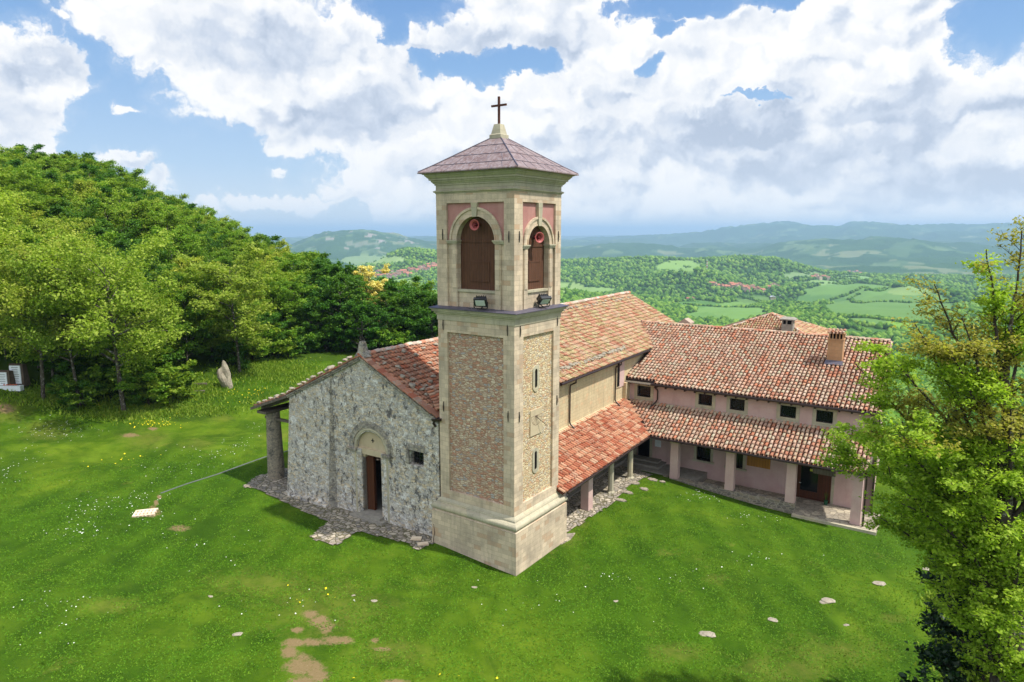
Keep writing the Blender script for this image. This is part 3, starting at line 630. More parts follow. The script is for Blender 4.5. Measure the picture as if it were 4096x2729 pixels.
# pale right hand panel is its own stone skin
MB().box(-.1295,-.118,.7,3.8,3.3,12.5).obj('rubble_panel',M_RUB2,tower)
b=MB(); CX=.66
for x0,x1 in((-5,-5+.63),(-.67,0)):
    for y0,y1 in((0,.82),(3.75,4.4)): b.box(x0,x1,y0,y1,2.98,13.0)
for z0,z1 in((2.98,3.47),(12.36,13.0)):
    b.box(-4.37,-.67,.0,.5,z0,z1); b.box(-4.37,-.67,3.9,4.4,z0,z1); b.box(-.5,0,.82,3.75,z0,z1); b.box(-5,-4.5,.82,3.75,z0,z1)
b.obj('corner_pilasters',M_ASH,tower)
b=MB(); b.ring(-5,0,0,4.4,[(.0,13.0),(.04,13.0),(.04,13.26),(.08,13.27),(.08,13.32),(.13,13.36),(.15,13.42),(.15,13.46),(.24,13.47),(.25,13.55),(.31,13.57),(.31,13.62)])
b.obj('string_cornice',M_TRIM,tower)
b=MB(); b.ring(-5,0,0,4.4,[(.30,13.62),(.37,13.625),(.375,13.66),(.02,13.76)]).obj('cornice_flashing',M_LEAD,tower)
# belfry corner piers and frieze
b=MB()
for x0,x1 in((-5,-4.30),(-.62,0)):
    for y0,y1 in((0,.74),(3.84,4.4)): b.box(x0,x1,y0,y1,13.7,19.6)
b.box(-4.30,-.62,0,.5,19.1,19.6); b.box(-.5,0,.74,3.84,19.1,19.6); b.box(-4.30,-.62,3.9,4.4,19.1,19.6); b.box(-5,-4.5,.74,3.84,19.1,19.6)
b.obj('belfry_piers',M_ASH,tower)
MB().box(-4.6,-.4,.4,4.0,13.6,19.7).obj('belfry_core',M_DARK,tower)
b=MB(); b.ring(-5,0,0,4.4,[(0,19.6),(.03,19.6),(.03,19.64),(.10,19.67),(.11,19.73),(.03,19.76),(.0,19.78),(.0,20.02),(.05,20.02),(.05,20.10),(.09,20.10),(.13,20.16),(.18,20.20),(.18,20.26),(.26,20.27),(.27,20.37),(.31,20.38),(.37,20.46),(.42,20.50),(.42,20.55),(.50,20.56),(.50,20.60)])
b.obj('top_cornice',M_TRIM,tower)
b=MB(); ap=(-2.5,2.2)
prof=[(.60,20.60),(.67,20.61),(.67,20.66),(.645,20.69)]
V=[];n=len(prof)
b.ring(-5,0,0,4.4,prof)
def rp(t,zz): # roof profile, slightly bell-cast
    return zz
lv=[(0,20.69),(.18,21.02),(.42,21.50),(.68,22.02),(.93,22.52)]
def q(t): return [(-5.645+t*(3.145),-.645+t*2.845),(.645-t*3.145,-.645+t*2.845),(.645-t*3.145,5.045-t*2.845),(-5.645+t*3.145,5.045-t*2.845)]
V=[(x,y,z) for t,z in lv for x,y in q(t)]
b.add(V,[(4*i+k,4*i+(k+1)%4,4*i+4+(k+1)%4,4*i+4+k) for i in range(len(lv)-1) for k in range(4)]+[(16,17,18,19)])
roof=b.obj('pyramid_roof',M_SHEET,tower)
b=MB()
for k in range(4): b.tube([(q(t)[k][0],q(t)[k][1],z+.015) for t,z in lv],.028,6)
for t,z in lv[1:4]: 
    P=[(x,y,z+.012) for x,y in q(t)]; b.tube(P+[P[0]],.016,5)
for i in range(len(lv)-1):
    (t0,z0),(t1,z1)=lv[i],lv[i+1]; A,B=q(t0),q(t1); m=[7,5,4,2][i]
    for k in range(4):
        for j in range(1,m):
            f=(j+(.35 if i%2 else 0))/m
            if f>=1: continue
            L=lambda P:np.array(P[k])*(1-f)+np.array(P[(k+1)%4])*f
            a_,b_=L(A),L(B); b.tube([(a_[0],a_[1],z0+.008),(b_[0],b_[1],z1+.008)],.011,4)
b.obj('roof_seams',M_LEAD,roof)
b=MB(); b.ring(-2.5,-2.5,2.2,2.2,[(.36,22.42),(.36,22.62),(.30,22.66),(.19,23.16),(.0,23.2)]).obj('pinnacle',M_TRIM,tower)
b=MB(); b.box(-2.55,-2.45,2.15,2.25,23.1,24.55); b.box(-2.98,-2.02,2.16,2.24,24.06,24.16); b.obj('cross',M_RUST,tower)
# belfry openings, in (u, outward w, z) of a face
def belfry(mp,u0,u1,c,r,Rr,zs,hw,pcol):
    def B(m,ua,ub,wa,wb,za,zb): m.hexa([mp(ua,wa,za),mp(ub,wa,za),mp(ub,wb,za),mp(ua,wb,za),mp(ua,wa,zb),mp(ub,wa,zb),mp(ub,wb,zb),mp(ua,wb,zb)])
    m=MB(); n=28  # plaster field with a round hole
    V=[];
    for i in range(n+1):
        t=math.pi*i/n; cx_,sz_=c+(Rr-.04)*math.cos(t),zs+(Rr-.04)*math.sin(t)
        # outer rectangle point on the same ray
        k=min(((u1-c)/math.cos(t)) if math.cos(t)>1e-6 else ((u0-c)/math.cos(t) if math.cos(t)<-1e-6 else 1e9),((19.12-zs)/math.sin(t)) if math.sin(t)>1e-6 else 1e9)
        V+=[mp(cx_,-.12,sz_),mp(c+k*math.cos(t),-.12,zs+k*math.sin(t))]
    m.add(V,[(2*i,2*i+1,2*i+3,2*i+2) for i in range(n)])
    # fill the two upper corners
    for ue in (u0,u1):
        ta=math.atan2(19.12-zs,ue-c); m.add([mp(ue,-.121,19.12),mp(c+(ue-c)*.55,-.121,19.12),mp(ue,-.121,zs+(19.12-zs)*.5)],[(0,1,2)])
    m.obj('plaster_field',pcol,tower)
    m=MB(); m.arc(c,zs,r,Rr,-.42,-.05,mp,28); m.arc(c,zs,Rr-.10,Rr+.02,-.05,.01,mp,28); m.arc(c,zs,r,r+.06,-.05,-.02,mp,28); m.obj('archivolt',M_ASH,tower)
    m=MB(); m.add([mp(c-.13,.04,zs+r-.03),mp(c+.13,.04,zs+r-.03),mp(c+.20,.06,19.1),mp(c-.20,.06,19.1),mp(c-.13,-.2,zs+r-.03),mp(c+.13,-.2,zs+r-.03),mp(c+.20,-.2,19.1),mp(c-.20,-.2,19.1)],[(0,1,2,3),(4,7,6,5),(0,4,5,1),(1,5,6,2),(2,6,7,3),(3,7,4,0)]); m.obj('keystone',M_TRIM,tower)
    m=MB()
    for s in(-1,1):
        a,bb=sorted((c+s*hw,c+s*(hw+.36))); B(m,a,bb,-.42,-.06,13.7,zs-.06)     # inner jamb pilaster
        a,bb=sorted((c+s*(hw+.36),(u1 if s>0 else u0))); B(m,a,bb,-.42,-.13,13.7,zs-.06)
        a,bb=sorted((c+s*(hw+.05),c+s*(hw+.30))); B(m,a,bb,-.06,-.03,14.75,zs-.1)
    B(m,u0,u1,-.45,-.17,13.7,14.56)
    m.obj('belfry_jambs',M_ASH,tower)
    for s in(-1,1):
        m=MB(); ue=(u1 if s>0 else u0)
        for w_,za,zb in((.0,zs-.16,zs-.10),(.03,zs-.10,zs-.04),(.06,zs-.04,zs+.02)):
            a,bb=sorted((c+s*(hw-.03-w_),ue)); B(m,a,bb,-.40,w_,za,zb)
        m.obj('impost',M_TRIM,tower)
    m=MB(); B(m,c-hw-.02,c+hw+.02,-.44,-.09,14.56,14.68); m.obj('sill',M_TRIM,tower)
    m=MB(); B(m,c-hw-.01,c+hw+.01,-.44,-.37,14.68,zs)
    V=[mp(c+(r+.01)*math.cos(math.pi*i/20),-.37,zs+(r+.01)*math.sin(math.pi*i/20)) for i in range(21)]; m.add(V,[tuple(range(21))])
    sh=m.obj('shutter',M_WOOD,tower)
    m=MB(); B(m,c-hw,c+hw,-.37,-.335,zs-.10,zs+.02); B(m,c-hw*.52,c+hw*.55,-.37,-.34,15.1,16.15); 
    B(m,c-hw*.52,c+hw*.55,-.34,-.325,15.1,15.18); B(m,c-hw*.52,c+hw*.55,-.34,-.325,16.07,16.15); m.obj('hatch',M_WOOD,sh)
belfry(lambda u,w,z:(u,-w,z),-4.30,-.62,-2.45,1.22,1.66,17.2,1.22,M_BRICKPINK)
belfry(lambda u,w,z:(w,u,z),.74,3.84,2.29,1.0,1.42,16.97,1.0,M_BRICKPINK)
# slit windows on the right face
for zc in(9.97,5.45):
    m=MB(); mp=lambda u,w,z:(w,u,z); h=.40
    for (a0,a1,zz) in((0,math.pi,zc+h),(math.pi,2*math.pi,zc-h)): m.arc(2.15,zz,.12,.31,-.2,-.07,mp,12,a0,a1)
    m.box(-.2,-.07,1.84,2.03,zc-h,zc+h); m.box(-.2,-.07,2.27,2.46,zc-h,zc+h)
    fr=m.obj('slit_window',M_TRIM,tower)
    m=MB(); V=[(-.105,2.15+.125*math.cos(t),(zc+h if t<math.pi else zc-h)+.125*math.sin(t)) for t in np.linspace(0,2*math.pi,20,False)]; m.add(V,[tuple(range(20))]); m.obj('dark_opening',M_DARK,fr)
m=MB(); m.box(-.125,-.06,1.6,2.76,6.9,8.3); sd_=m.obj('sundial_panel',M_CREAM,tower)
m=MB(); m.tube([(-.06,2.05,7.95),(.28,2.75,7.3)],.014,5); m.obj('sundial_rod',M_IRON,sd_)
m=MB(); m.arc(2.2,7.95,.52,.535,-.06,-.055,lambda u,w,z:(w,u,z),20,math.pi,2*math.pi)
for t in np.linspace(math.pi,2*math.pi,9): m.tube([(-.056,2.2,7.95),(-.056,2.2+.52*math.cos(t),7.95+.52*math.sin(t))],.006,4)
m.obj('sundial_lines',M_RUST,sd_)
for x,z in((-4.62,12.73),(-.40,12.78),(-4.68,8.22),(-.36,8.34),(-4.55,17.5),(-.3,17.4)): MB().tube([(x,-.03,z-.28),(x,-.05,z),(x,-.03,z+.28)],[.018,.03,.018],5).obj('wall_anchor',M_IRON,tower)
for y,z in((.5,12.7),(4.08,12.84),(.42,8.26),(4.12,8.41),(.4,17.4),(4.1,17.4)): MB().tube([(.03,y,z-.28),(.05,y,z),(.03,y,z+.28)],[.018,.03,.018],5).obj('wall_anchor',M_IRON,tower)
# horn loudspeakers and floodlights
def horn(name,label,loc,rz):
    t=thing(name,label,'loudspeaker',loc,rz,'horn loudspeakers in the belfry')
    m=MB(); p=[(-.40,.05),(-.3,.07),(-.2,.09),(-.08,.16),(-.02,.23),(0,.27),(.012,.275),(.0,.25),(-.06,.17),(-.16,.10),(-.2,.05)]
    n=20; V=[(r*math.cos(2*math.pi*k/n),a,r*math.sin(2*math.pi*k/n)) for a,r in [(.34,.05),(.24,.07),(.12,.12),(.03,.20),(-.02,.27),(-.035,.28),(-.025,.25),(.05,.17)] for k in range(n)]; m.add(V,[(i*n+k,i*n+(k+1)%n,(i+1)*n+(k+1)%n,(i+1)*n+k) for i in range(7) for k in range(n)]); m.obj('horn_bell',M_HORN,t,True)
    n=20; m=MB(); V=[(r*math.cos(2*math.pi*k/n),a,r*math.sin(2*math.pi*k/n)) for a,r in [(.048,.172),(.16,.11),(.30,.06)] for k in range(n)]; m.add(V,[(i*n+k,i*n+(k+1)%n,(i+1)*n+(k+1)%n,(i+1)*n+k) for i in range(2) for k in range(n)]+[tuple(range(2*n,3*n))]); m.obj('horn_throat',M_HORND,t,True)
    m=MB(); m.tube([(0,.12,0),(0,.05,0),(0,-.01,0)],[.055,.06,.02],12); m.obj('horn_tip',M_HORND,t); m=MB(); m.tube([(0,.42,0),(0,.30,0)],[.1,.1],12); m.obj('driver',M_HORND,t)
    MB().tube([(0,.36,.0),(.02,.42,.10),(.03,.62,.16)],.02,5).obj('bracket',M_IRON,t); return t
horn('horn_loudspeaker','faded red horn loudspeaker in the left-hand belfry arch, facing the lawn',(-2.35,-.12,17.98),R(8))
horn('horn_loudspeaker','faded red horn loudspeaker in the narrow right-hand belfry arch',(.1,2.1,17.35),R(68))
def flood(label,loc,rz,tilt):
    t=thing('floodlight',label,'floodlight',loc,rz,'floodlights on the tower ledge')
    c,s=math.cos(tilt),math.sin(tilt)
    def rot(P): return [(x,y*c-z*s,y*s+z*c+.38) for x,y,z in P]
    def bx(m,x0,x1,y0,y1,z0,z1,tp=0): m.hexa(rot([(x0,y0,z0),(x1,y0,z0),(x1-tp,y1,z0+tp),(x0+tp,y1,z0+tp),(x0,y0,z1),(x1,y0,z1),(x1-tp,y1,z1-tp),(x0+tp,y1,z1-tp)]))
    m=MB(); bx(m,-.33,.33,-.10,.06,-.24,.24); bx(m,-.30,.30,.06,.28,-.21,.21,.07)
    for k in range(5): bx(m,-.26+k*.12,-.24+k*.12,.1,.30,-.2,.2)
    m.obj('housing',M_BLK,t)
    m=MB(); bx(m,-.25,.25,-.112,-.09,-.17,.17); m.obj('lamp_glass',M_LAMPG,t)
    m=MB(); m.tube([(-.36,.0,.38),(-.36,.0,.1),(-.30,.05,.02),(.30,.05,.02),(.36,0,.1),(.36,0,.38)],.025,6); m.tube([(0,.05,.02),(0,.42,.14)],.03,6); m.obj('bracket',M_IRON,t)
    m=MB(); m.tube([(-.2,.3,.3),(-.45,.35,.05),(-.6,.38,-.05),(-.9,.4,.04)],.012,5); m.obj('cable',M_IRON,t); return t
flood('black floodlight with a pale glass face below the wide left arch of the tower',(-1.86,-.30,13.76),R(20),R(32))
flood('black floodlight seen from behind on the tower ledge, below the narrow right arch',(.30,2.3,13.76),R(70),R(42))
MBP=MB().tube([(-5.2,-.45,.1),(-5.22,-.45,.6),(-5.16,-.42,.95),(-5.2,-.44,1.45)],[.025,.02,.018,.012],5).obj('leaning_stick',M_BARKD); tag(MBP,'thin dark stick leaning on the left corner of the tower base','stick')

# ------------------------------------------------------------------ tiled roofs
def tiles(name,O,U,W,poly,mat,parent,pitch=.28,exp=.40,seed=0,jit=1.0,thick=.10):
    """curved clay tiles laid on the plane O + s*U + t*W inside polygon (s,t)"""
    g=np.random.default_rng(seed); O,U,W=map(lambda a:np.array(a,float),(O,U,W)); U/=np.linalg.norm(U); W/=np.linalg.norm(W); N=np.cross(U,W); N/=np.linalg.norm(N)
    if N[2]<0: N=-N
    P=np.array(poly,float); V=[];Fq=[]; NS=6
    s0,s1,t0,t1=P[:,0].min(),P[:,0].max(),P[:,1].min(),P[:,1].max()
    ns=int(round((s1-s0)/pitch)); S_=s0+(np.arange(ns)+.5)*((s1-s0)/ns)
    th=np.linspace(0,math.pi,NS+1)
    Vv=[];Qv=[];o=0
    for i,s in enumerate(S_):
        off=g.uniform(-.06,.06)
        tt=np.arange(t0-.03,t1+.0,exp)
        for j,t in enumerate(tt):
            tm=t+exp*.5
            ins=inpoly(np.array([s]),np.array([tm]),P)[0]
            if not ins: continue
            t_=t+(off if j else off*.3)+g.normal(0,.012)*jit; L=exp+.07
            if t_+L>t1+.02: L=max(.15,t1+.02-t_)
            ds=g.normal(0,.008)*jit; r0,r1=.092*pitch/.235,.072*pitch/.235; lift=.085; sk=g.normal(0,.012)*jit; li=g.normal(0,.006)*jit
            A=[];
            for (tq,r,h) in((t_,r0,lift+li),(t_+L,r1,.012+li)):
                for a in th: A.append(O+(s+ds+(sk if h<.03 else 0)+r*math.cos(a))*U+tq*W+(h+r*.92*math.sin(a))*N)
            for a in th: A.append(O+(s+ds+(r0-.022)*math.cos(a))*U+(t_)*W+(lift+li+(r0-.022)*.92*math.sin(a))*N)
            Vv+=A; n=NS+1
            for k in range(NS):
                Qv.append((o+k,o+k+1,o+n+k+1,o+n+k)); Qv.append((o+k+1,o+k,o+2*n+k,o+2*n+k+1))
            o+=3*n
            # the channel tile beside it
            sc=s+pitch*.5
            if sc<s1-.02:
                A=[]; rc=.088*pitch/.235
                for (tq,h) in((t_-.02,.085),(t_+L,.05)):
                    for a in np.linspace(math.pi*1.08,math.pi*1.92,5): A.append(O+(sc+rc*math.cos(a))*U+tq*W+(h+rc*.9*math.sin(a))*N)
                Vv+=A
                for k in range(4): Qv.append((o+k,o+k+1,o+5+k+1,o+5+k))
                o+=10
    me=npmesh(name,np.array(Vv),np.array(Qv)); return link(name,me,mat,parent)
def slab(O,U,W,poly,th,name,mat,parent):
    O,U,W=map(lambda a:np.array(a,float),(O,U,W)); U/=np.linalg.norm(U); W/=np.linalg.norm(W); N=np.cross(U,W); N/=np.linalg.norm(N)
    if N[2]<0:N=-N
    n=len(poly); A=[O+s*U+t*W for s,t in poly]; B=[a-N*th for a in A]
    return MB().add(A+B,[tuple(range(n)),tuple(range(2*n-1,n-1,-1))]+[(i,(i+1)%n,n+(i+1)%n,n+i) for i in range(n)]).obj(name,mat,parent)
def ridge(pts,mat,parent,name='ridge_tiles',r=.13,L=.42,seed=0,dz=.08):
    g=np.random.default_rng(seed); m=MB()
    pts=[np.array(p,float) for p in pts]
    for a,b_ in zip(pts[:-1],pts[1:]):
        D=b_-a; ln=np.linalg.norm(D); D/=ln; n=max(1,int(ln/L)); side=np.cross(D,(0,0,1.)); side/=np.linalg.norm(side); up=np.cross(side,D)
        for i in range(n):
            p0=a+D*(i*ln/n-.03); p1=a+D*((i+1)*ln/n+.04); V=[]
            jz=g.normal(0,.012)
            for p,rr,h in((p0,r*.92,dz+jz),(p1,r*1.05,dz+.03+jz)):
                for k in range(7): t=math.pi*k/6; V.append(p+side*rr*math.cos(t)*1.25+up*(rr*math.sin(t)*.8+h-.07))
            m.add(V,[(k,k+1,7+k+1,7+k) for k in range(6)]+[tuple(range(7)),tuple(range(13,6,-1))])
    return m.obj(name,mat,parent)
def gutter(pts,parent,r=.085,name='gutter'):
    m=MB(); m.tube(pts,r,7); return m.obj(name,M_GUT,parent)
def pipe(pts,parent,r=.055,name='downpipe',shoe=True):
    o=MB().tube(pts,r,8).obj(name,M_GUT,parent); return o

# ------------------------------------------------------------------ church
church=thing('stone_church','old stone church with lichened grey gabled front, tall tiled nave and red tiled side portico','church',rz=TH_N)
# facade wall with door (round-headed) and window openings, front y=.35 .. back y=.95
m=MB(); y0,y1=.35,.95
def top(x): return 10.37-.51*(x+10.9) if x>-10.9 else 10.37+.475*(x+10.9)
xs=[-17.9,-13.7,-11.75,-9.05,-7.4,-6.3,-5.2]
def colm(xa,xb,za,zb=None):
    zt=[zb if zb is not None else top(x)-.12 for x in (xa,xb)]
    m.hexa([(xa,y0,za),(xb,y0,za),(xb,y1,za),(xa,y1,za),(xa,y0,zt[0]),(xb,y0,zt[1]),(xb,y1,zt[1]),(xa,y1,zt[0])])
for xa,xb in((-17.45,-13.7),(-13.7,-11.75)): colm(xa,xb,-1)
# around the door: left of the opening up to the arch crown, then above
colm(-11.75,-11.2,-1,4.62); colm(-9.6,-9.05,-1,4.62); colm(-11.2,-9.6,-1,.62)
colm(-11.75,-10.9,6.1); colm(-10.9,-9.05,6.1)
# spandrels round the tympanum
n=16; c_,r_=-10.4,1.22
V=[]
for i in range(n+1):
    t=math.pi*i/n; u,w=c_+r_*math.cos(t),4.62+r_*math.sin(t); kx=(1.35/abs(math.cos(t))) if abs(math.cos(t))>1e-6 else 1e9; kz=(1.48/math.sin(t)) if math.sin(t)>1e-6 else 1e9; k=min(kx,kz)
    ou,ow=c_+k*math.cos(t),4.62+k*math.sin(t); V+=[(u,y0,w),(ou,y0,ow),(ou,y1,ow),(u,y1,w)]
m.add(V,[(4*i+k,4*i+(k+1)%4,4*i+4+(k+1)%4,4*i+4+k) for i in range(n) for k in range(4)])
for ue in(-11.75,-9.05): m.add([(ue,y0,6.1),(c_+(ue-c_)*.5,y0,6.1),(ue,y0,5.3)],[(0,1,2)])
colm(-9.05,-7.4,-1); colm(-7.4,-6.3,-1,4.38); colm(-7.4,-6.3,5.28); colm(-6.3,-5.2,-1)
m.obj('facade_wall',M_FAC,church)
# left part stands proud with a battered edge
m=MB(); m.hexa([(-17.98,.02,-1),(-13.95,.02,-1),(-13.45,.36,-1),(-17.98,1.0,-1),(-17.45,.30,7.12),(-13.6,.31,8.85),(-13.55,.36,8.9),(-17.45,1.0,7.12)]); m.obj('facade_thickening',M_FAC,church)
m=MB(); m.hexa([(-13.96,.0,-1),(-13.90,.0,-1),(-13.42,.345,-1),(-13.6,.345,-1),(-13.61,.30,8.7),(-13.60,.30,8.7),(-13.5,.345,8.7),(-13.6,.345,8.7)]); m.obj('dark_joint',M_FACD,church)  # strip of darker stone beside the proud part, tapering upwards
# stones at the foot of the left wall
m=MB()
g=np.random.default_rng(5); x=-17.9
while x<-13.9:
    w=g.uniform(.35,.7); hgt=g.uniform(.55,.72); m.hexa([(x,-.22,-.5),(x+w-.03,-.22,-.5),(x+w-.03,.1,-.5),(x,.1,-.5),(x+.03,-.16+g.normal(0,.02),hgt),(x+w-.06,-.16,hgt),(x+w-.06,.1,hgt+.04),(x+.03,.1,hgt+.04)]); x+=w
m.obj('footing_stones',M_FAC,church)
# door surround
mpf=lambda u,w,z:(u,.35-w,z)
m=MB(); m.arc(-10.4,4.66,1.42,1.62,-.05,.06,mpf,24); m.arc(-10.4,4.66,1.62,1.80,-.05,.02,mpf,24); m.obj('door_arch_stones',M_FACD,church)
m=MB()
for rr in (1.3,): m.tube([(-10.4+rr*math.cos(t),.42,4.66+rr*math.sin(t)) for t in np.linspace(0,math.pi,22)],.11,8)
m.tube([(-11.7,.42,.5),(-11.7,.42,4.5)],.11,8); m.tube([(-9.1,.42,.4),(-9.1,.42,4.5)],.11,8)
m.obj('door_columns',M_TRIM,church)
m=MB(); m.arc(-10.4,4.62,.0,1.2,-.30,-.2,mpf,20); tym=m.obj('tympanum',M_CREAM,church)
m=MB(); m.box(-10.52,-10.28,.535,.56,5.20,5.26); m.box(-10.43,-10.37,.535,.56,5.10,5.36); m.obj('dark_cross',M_IRON,tym)
m=MB(); m.box(-11.55,-9.3,.42,.9,4.32,4.68); m.box(-11.42,-11.2,.46,.9,.6,4.32); m.box(-9.6,-9.42,.46,.9,.6,4.32); m.box(-11.2,-11.02,.5,.85,4.12,4.32); m.box(-9.76,-9.6,.5,.85,4.12,4.32); m.obj('door_frame',M_CREAM,church)
for s in(-11.98,-9.1):
    m=MB()
    m.box(s-.26,s+.42 if s<-11 else s+.30,.20,.6,4.44,4.56); m.box(s-.30,s+.46 if s<-11 else s+.34,.16,.6,4.56,4.64)
    m.obj('arch_impost',M_FACD,church)
m=MB(); m.box(-11.85,-9.2,-.18,.5,.1,.50); m.box(-11.3,-9.5,.0,1.0,.45,.66); m.obj('door_step',M_CONC,church)
m=MB(); m.hexa([(-11.16,.70,.68),(-10.66,.80,.68),(-10.67,.88,.68),(-11.18,.78,.68),(-11.16,.70,4.28),(-10.66,.80,4.28),(-10.67,.88,4.28),(-11.18,.78,4.28)]); m.box(-10.7,-10.62,.76,.95,.68,4.28); dl=m.obj('door_leaf',M_WOOD2,church)
m=MB(); m.hexa([(-11.1,.69,1.5),(-10.72,.765,1.5),(-10.72,.80,1.5),(-11.1,.73,1.5),(-11.1,.69,1.58),(-10.72,.765,1.58),(-10.72,.80,1.58),(-11.1,.73,1.58)]); m.obj('door_rail',M_WOOD2,dl)
m=MB(); m.box(-9.72,-9.64,.62,1.4,.68,4.25); m.obj('door_leaf',M_WOOD2,church)
# square window with deep reveal and iron bars
m=MB(); m.box(-7.42,-6.2,.31,.42,5.26,5.62); m.box(-7.62,-7.40,.325,.40,4.4,5.26); m.obj('window_lintel',M_FACD,church)
m=MB(); m.box(-7.4,-6.3,.8,.85,4.38,5.28); win=m.obj('window_pane',M_GLASS,church)
m=MB()
for k in range(5): m.tube([(-7.2+k*.2,.62,4.38),(-7.2+k*.2,.62,5.28)],.015,5)
for k in range(4): m.tube([(-7.4,.62,4.5+k*.22),(-6.3,.62,4.5+k*.22)],.015,5)
m.obj('window_grille',M_IRON,win)
# interior shell so that the doorway looks into a room
m=MB(); m.box(-17.3,-5.4,1.0,12,.2,.64); m.obj('interior_floor',M_CONC,church)
m=MB(); m.box(-17.3,-5.4,9.0,9.1,.6,9); m.box(-17.45,-17.3,.95,9.1,-1,7); m.box(-5.4,-5.2,.95,9.1,-1,7.2); m.obj('inner_walls',M_INT,church)
m=MB(); m.box(-10.4,-9.6,3.2,3.9,1.45,1.5)
for x in(-10.35,-9.7): 
    for y in(3.25,3.8): m.box(x,x+.06,y,y+.06,.64,1.45)
tb=m.obj('leaflet_table',M_WOOD2); tb.parent=None; tb.rotation_euler=(0,0,TH_N); tag(tb,'small table standing in the dark just inside the open church door','table')
m=MB(); m.hexa([(-10.3,3.25,1.504),(-9.9,3.25,1.504),(-9.9,3.6,1.504),(-10.3,3.6,1.504),(-10.3,3.25,1.52),(-9.9,3.25,1.52),(-9.9,3.6,1.60),(-10.3,3.6,1.60)]); lf=m.obj('leaflet_pile',material('blue_paper',flat(S(110,150,200,.8))) ); lf.rotation_euler=(0,0,TH_N); tag(lf,'blue leaflets lying on the table inside the church door','leaflets')
# front roof planes
A=np.array([-10.9,.12,10.42]); 
def roofplane(nm,E0,E1,T1,T0,mat,par,poly=None,pitch=.28,exp=.4,seed=0,tiled=True,und=True,th=.08):
    """E0,E1 eave ends; T0 top above E0. polygon default the quad"""
    E0,E1,T1,T0=map(lambda a:np.array(a,float),(E0,E1,T1,T0)); U=E1-E0; U/=np.linalg.norm(U); Wd=T0-E0; Wd=Wd-U*(Wd@U); Wd/=np.linalg.norm(Wd)
    f=lambda P:((P-E0)@U,(P-E0)@Wd); P=[f(E0),f(E1),f(T1),f(T0)] if poly is None else [f(np.array(p,float)) for p in poly]
    base=slab(E0,U,Wd,P,th,nm,M_UND,par)
    if tiled: tiles('clay_tiles',E0,U,Wd,P,mat,base,pitch,exp,seed)
    return base
fr=roofplane('front_roof_right',(-5.15,.55,7.47),(-5.15,9.0,7.47),(-10.9,9.0,10.40),(-10.9,.55,10.40),M_TF,church,seed=1)
fl=roofplane('front_roof_left',(-17.5,.3,7.27),(-17.5,9.0,7.27),(-10.9,9.0,10.40),(-10.9,.3,10.40),M_TF,church,seed=2)
# verge: flat tiles along the right rake, then a thin moulding below
m=MB(); g=np.random.default_rng(3); n=15
for i in range(n):
    a,b_=i/n,(i+1)/n+.02; P=lambda f:( -5.15-5.75*f,7.50+2.93*f)
    (xa,za),(xb,zb)=P(a),P(b_); dy=g.normal(0,.015); m.hexa([(xa,.12+dy,za+.0),(xb,.12+dy,zb+.035),(xb,.62,zb+.035),(xa,.62,za),(xa,.12+dy,za+.05),(xb,.12+dy,zb+.085),(xb,.62,zb+.085),(xa,.62,za+.05)])
m.obj('verge_tiles',M_TF,church)
m=MB(); g=np.random.default_rng(4); n=26
for i in range(n):
    a,b_=i/n,(i+1)/n+.01; P=lambda f:(-17.6+6.7*f,7.22+3.18*f)
    (xa,za),(xb,zb)=P(a),P(b_); dz=g.normal(0,.01); m.hexa([(xa,.12,za+dz),(xb,.12,zb+.02+dz),(xb,.5,zb+.02),(xa,.5,za),(xa,.12,za+.07+dz),(xb,.12,zb+.09+dz),(xb,.5,zb+.09),(xa,.5,za+.07)])
m.obj('verge_tiles',M_TF,church)
m=MB()
for (xa,za,xb,zb) in((-17.55,7.12,-10.95,10.27),(-5.2,7.33,-10.9,10.27)):
    for w0,w1,d in((.0,.08,.20),(-.12,-.02,.14)): m.hexa([(xa,.35-d,za+w0),(xb,.35-d,zb+w0),(xb,.6,zb+w0),(xa,.6,za+w0),(xa,.35-d,za+w1),(xb,.35-d,zb+w1),(xb,.6,zb+w1),(xa,.6,za+w1)])
m.obj('rake_moulding',M_FACD,church)
rt=ridge([(-10.9,.5,10.44),(-10.9,9,10.40)],M_TS,church,r=.17,seed=3,dz=.1)
m=MB(); m.add([(-11.35,.2,10.35),(-10.45,.2,10.35),(-10.45,.8,10.35),(-11.35,.8,10.35),(-11.12,.25,10.66),(-10.68,.25,10.66),(-10.68,.7,10.66),(-11.12,.7,10.66),(-11.05,.33,11.22),(-10.75,.33,11.22),(-10.75,.62,11.22),(-11.05,.62,11.22),(-10.97,.4,11.30),(-10.83,.4,11.30),(-10.83,.55,11.30),(-10.97,.55,11.30)],
  [(0,3,2,1),(12,13,14,15)]+[(4*i+k,4*i+(k+1)%4,4*i+4+(k+1)%4,4*i+4+k) for i in range(3) for k in range(4)]); pn=m.obj('gable_pinnacle',M_FACD,church)
m=MB(); m.tube([(-10.9,.47,11.2),(-10.9,.47,12.35)],.036,6); m.tube([(-11.22,.47,11.98),(-10.58,.47,11.98)],.034,6)
for x,z in((-10.9,12.37),(-11.24,11.98),(-10.56,11.98)):
    for dx,dz in((.05,0),(-.05,0),(0,.05),(0,-.05)): m.lathe(x+dx,.47,[(.0,z+dz-.035),(.035,z+dz),(0,z+dz+.035)],6)
for k in range(4):
    t=k*math.pi/2; m.tube([(-10.9+.10*math.cos(t),.47+.1*math.sin(t),11.26),(-10.9+.12*math.cos(t),.47+.12*math.sin(t),11.42),(-10.9,.47,11.52)],.016,5)
m.obj('iron_cross',M_IRON,pn)
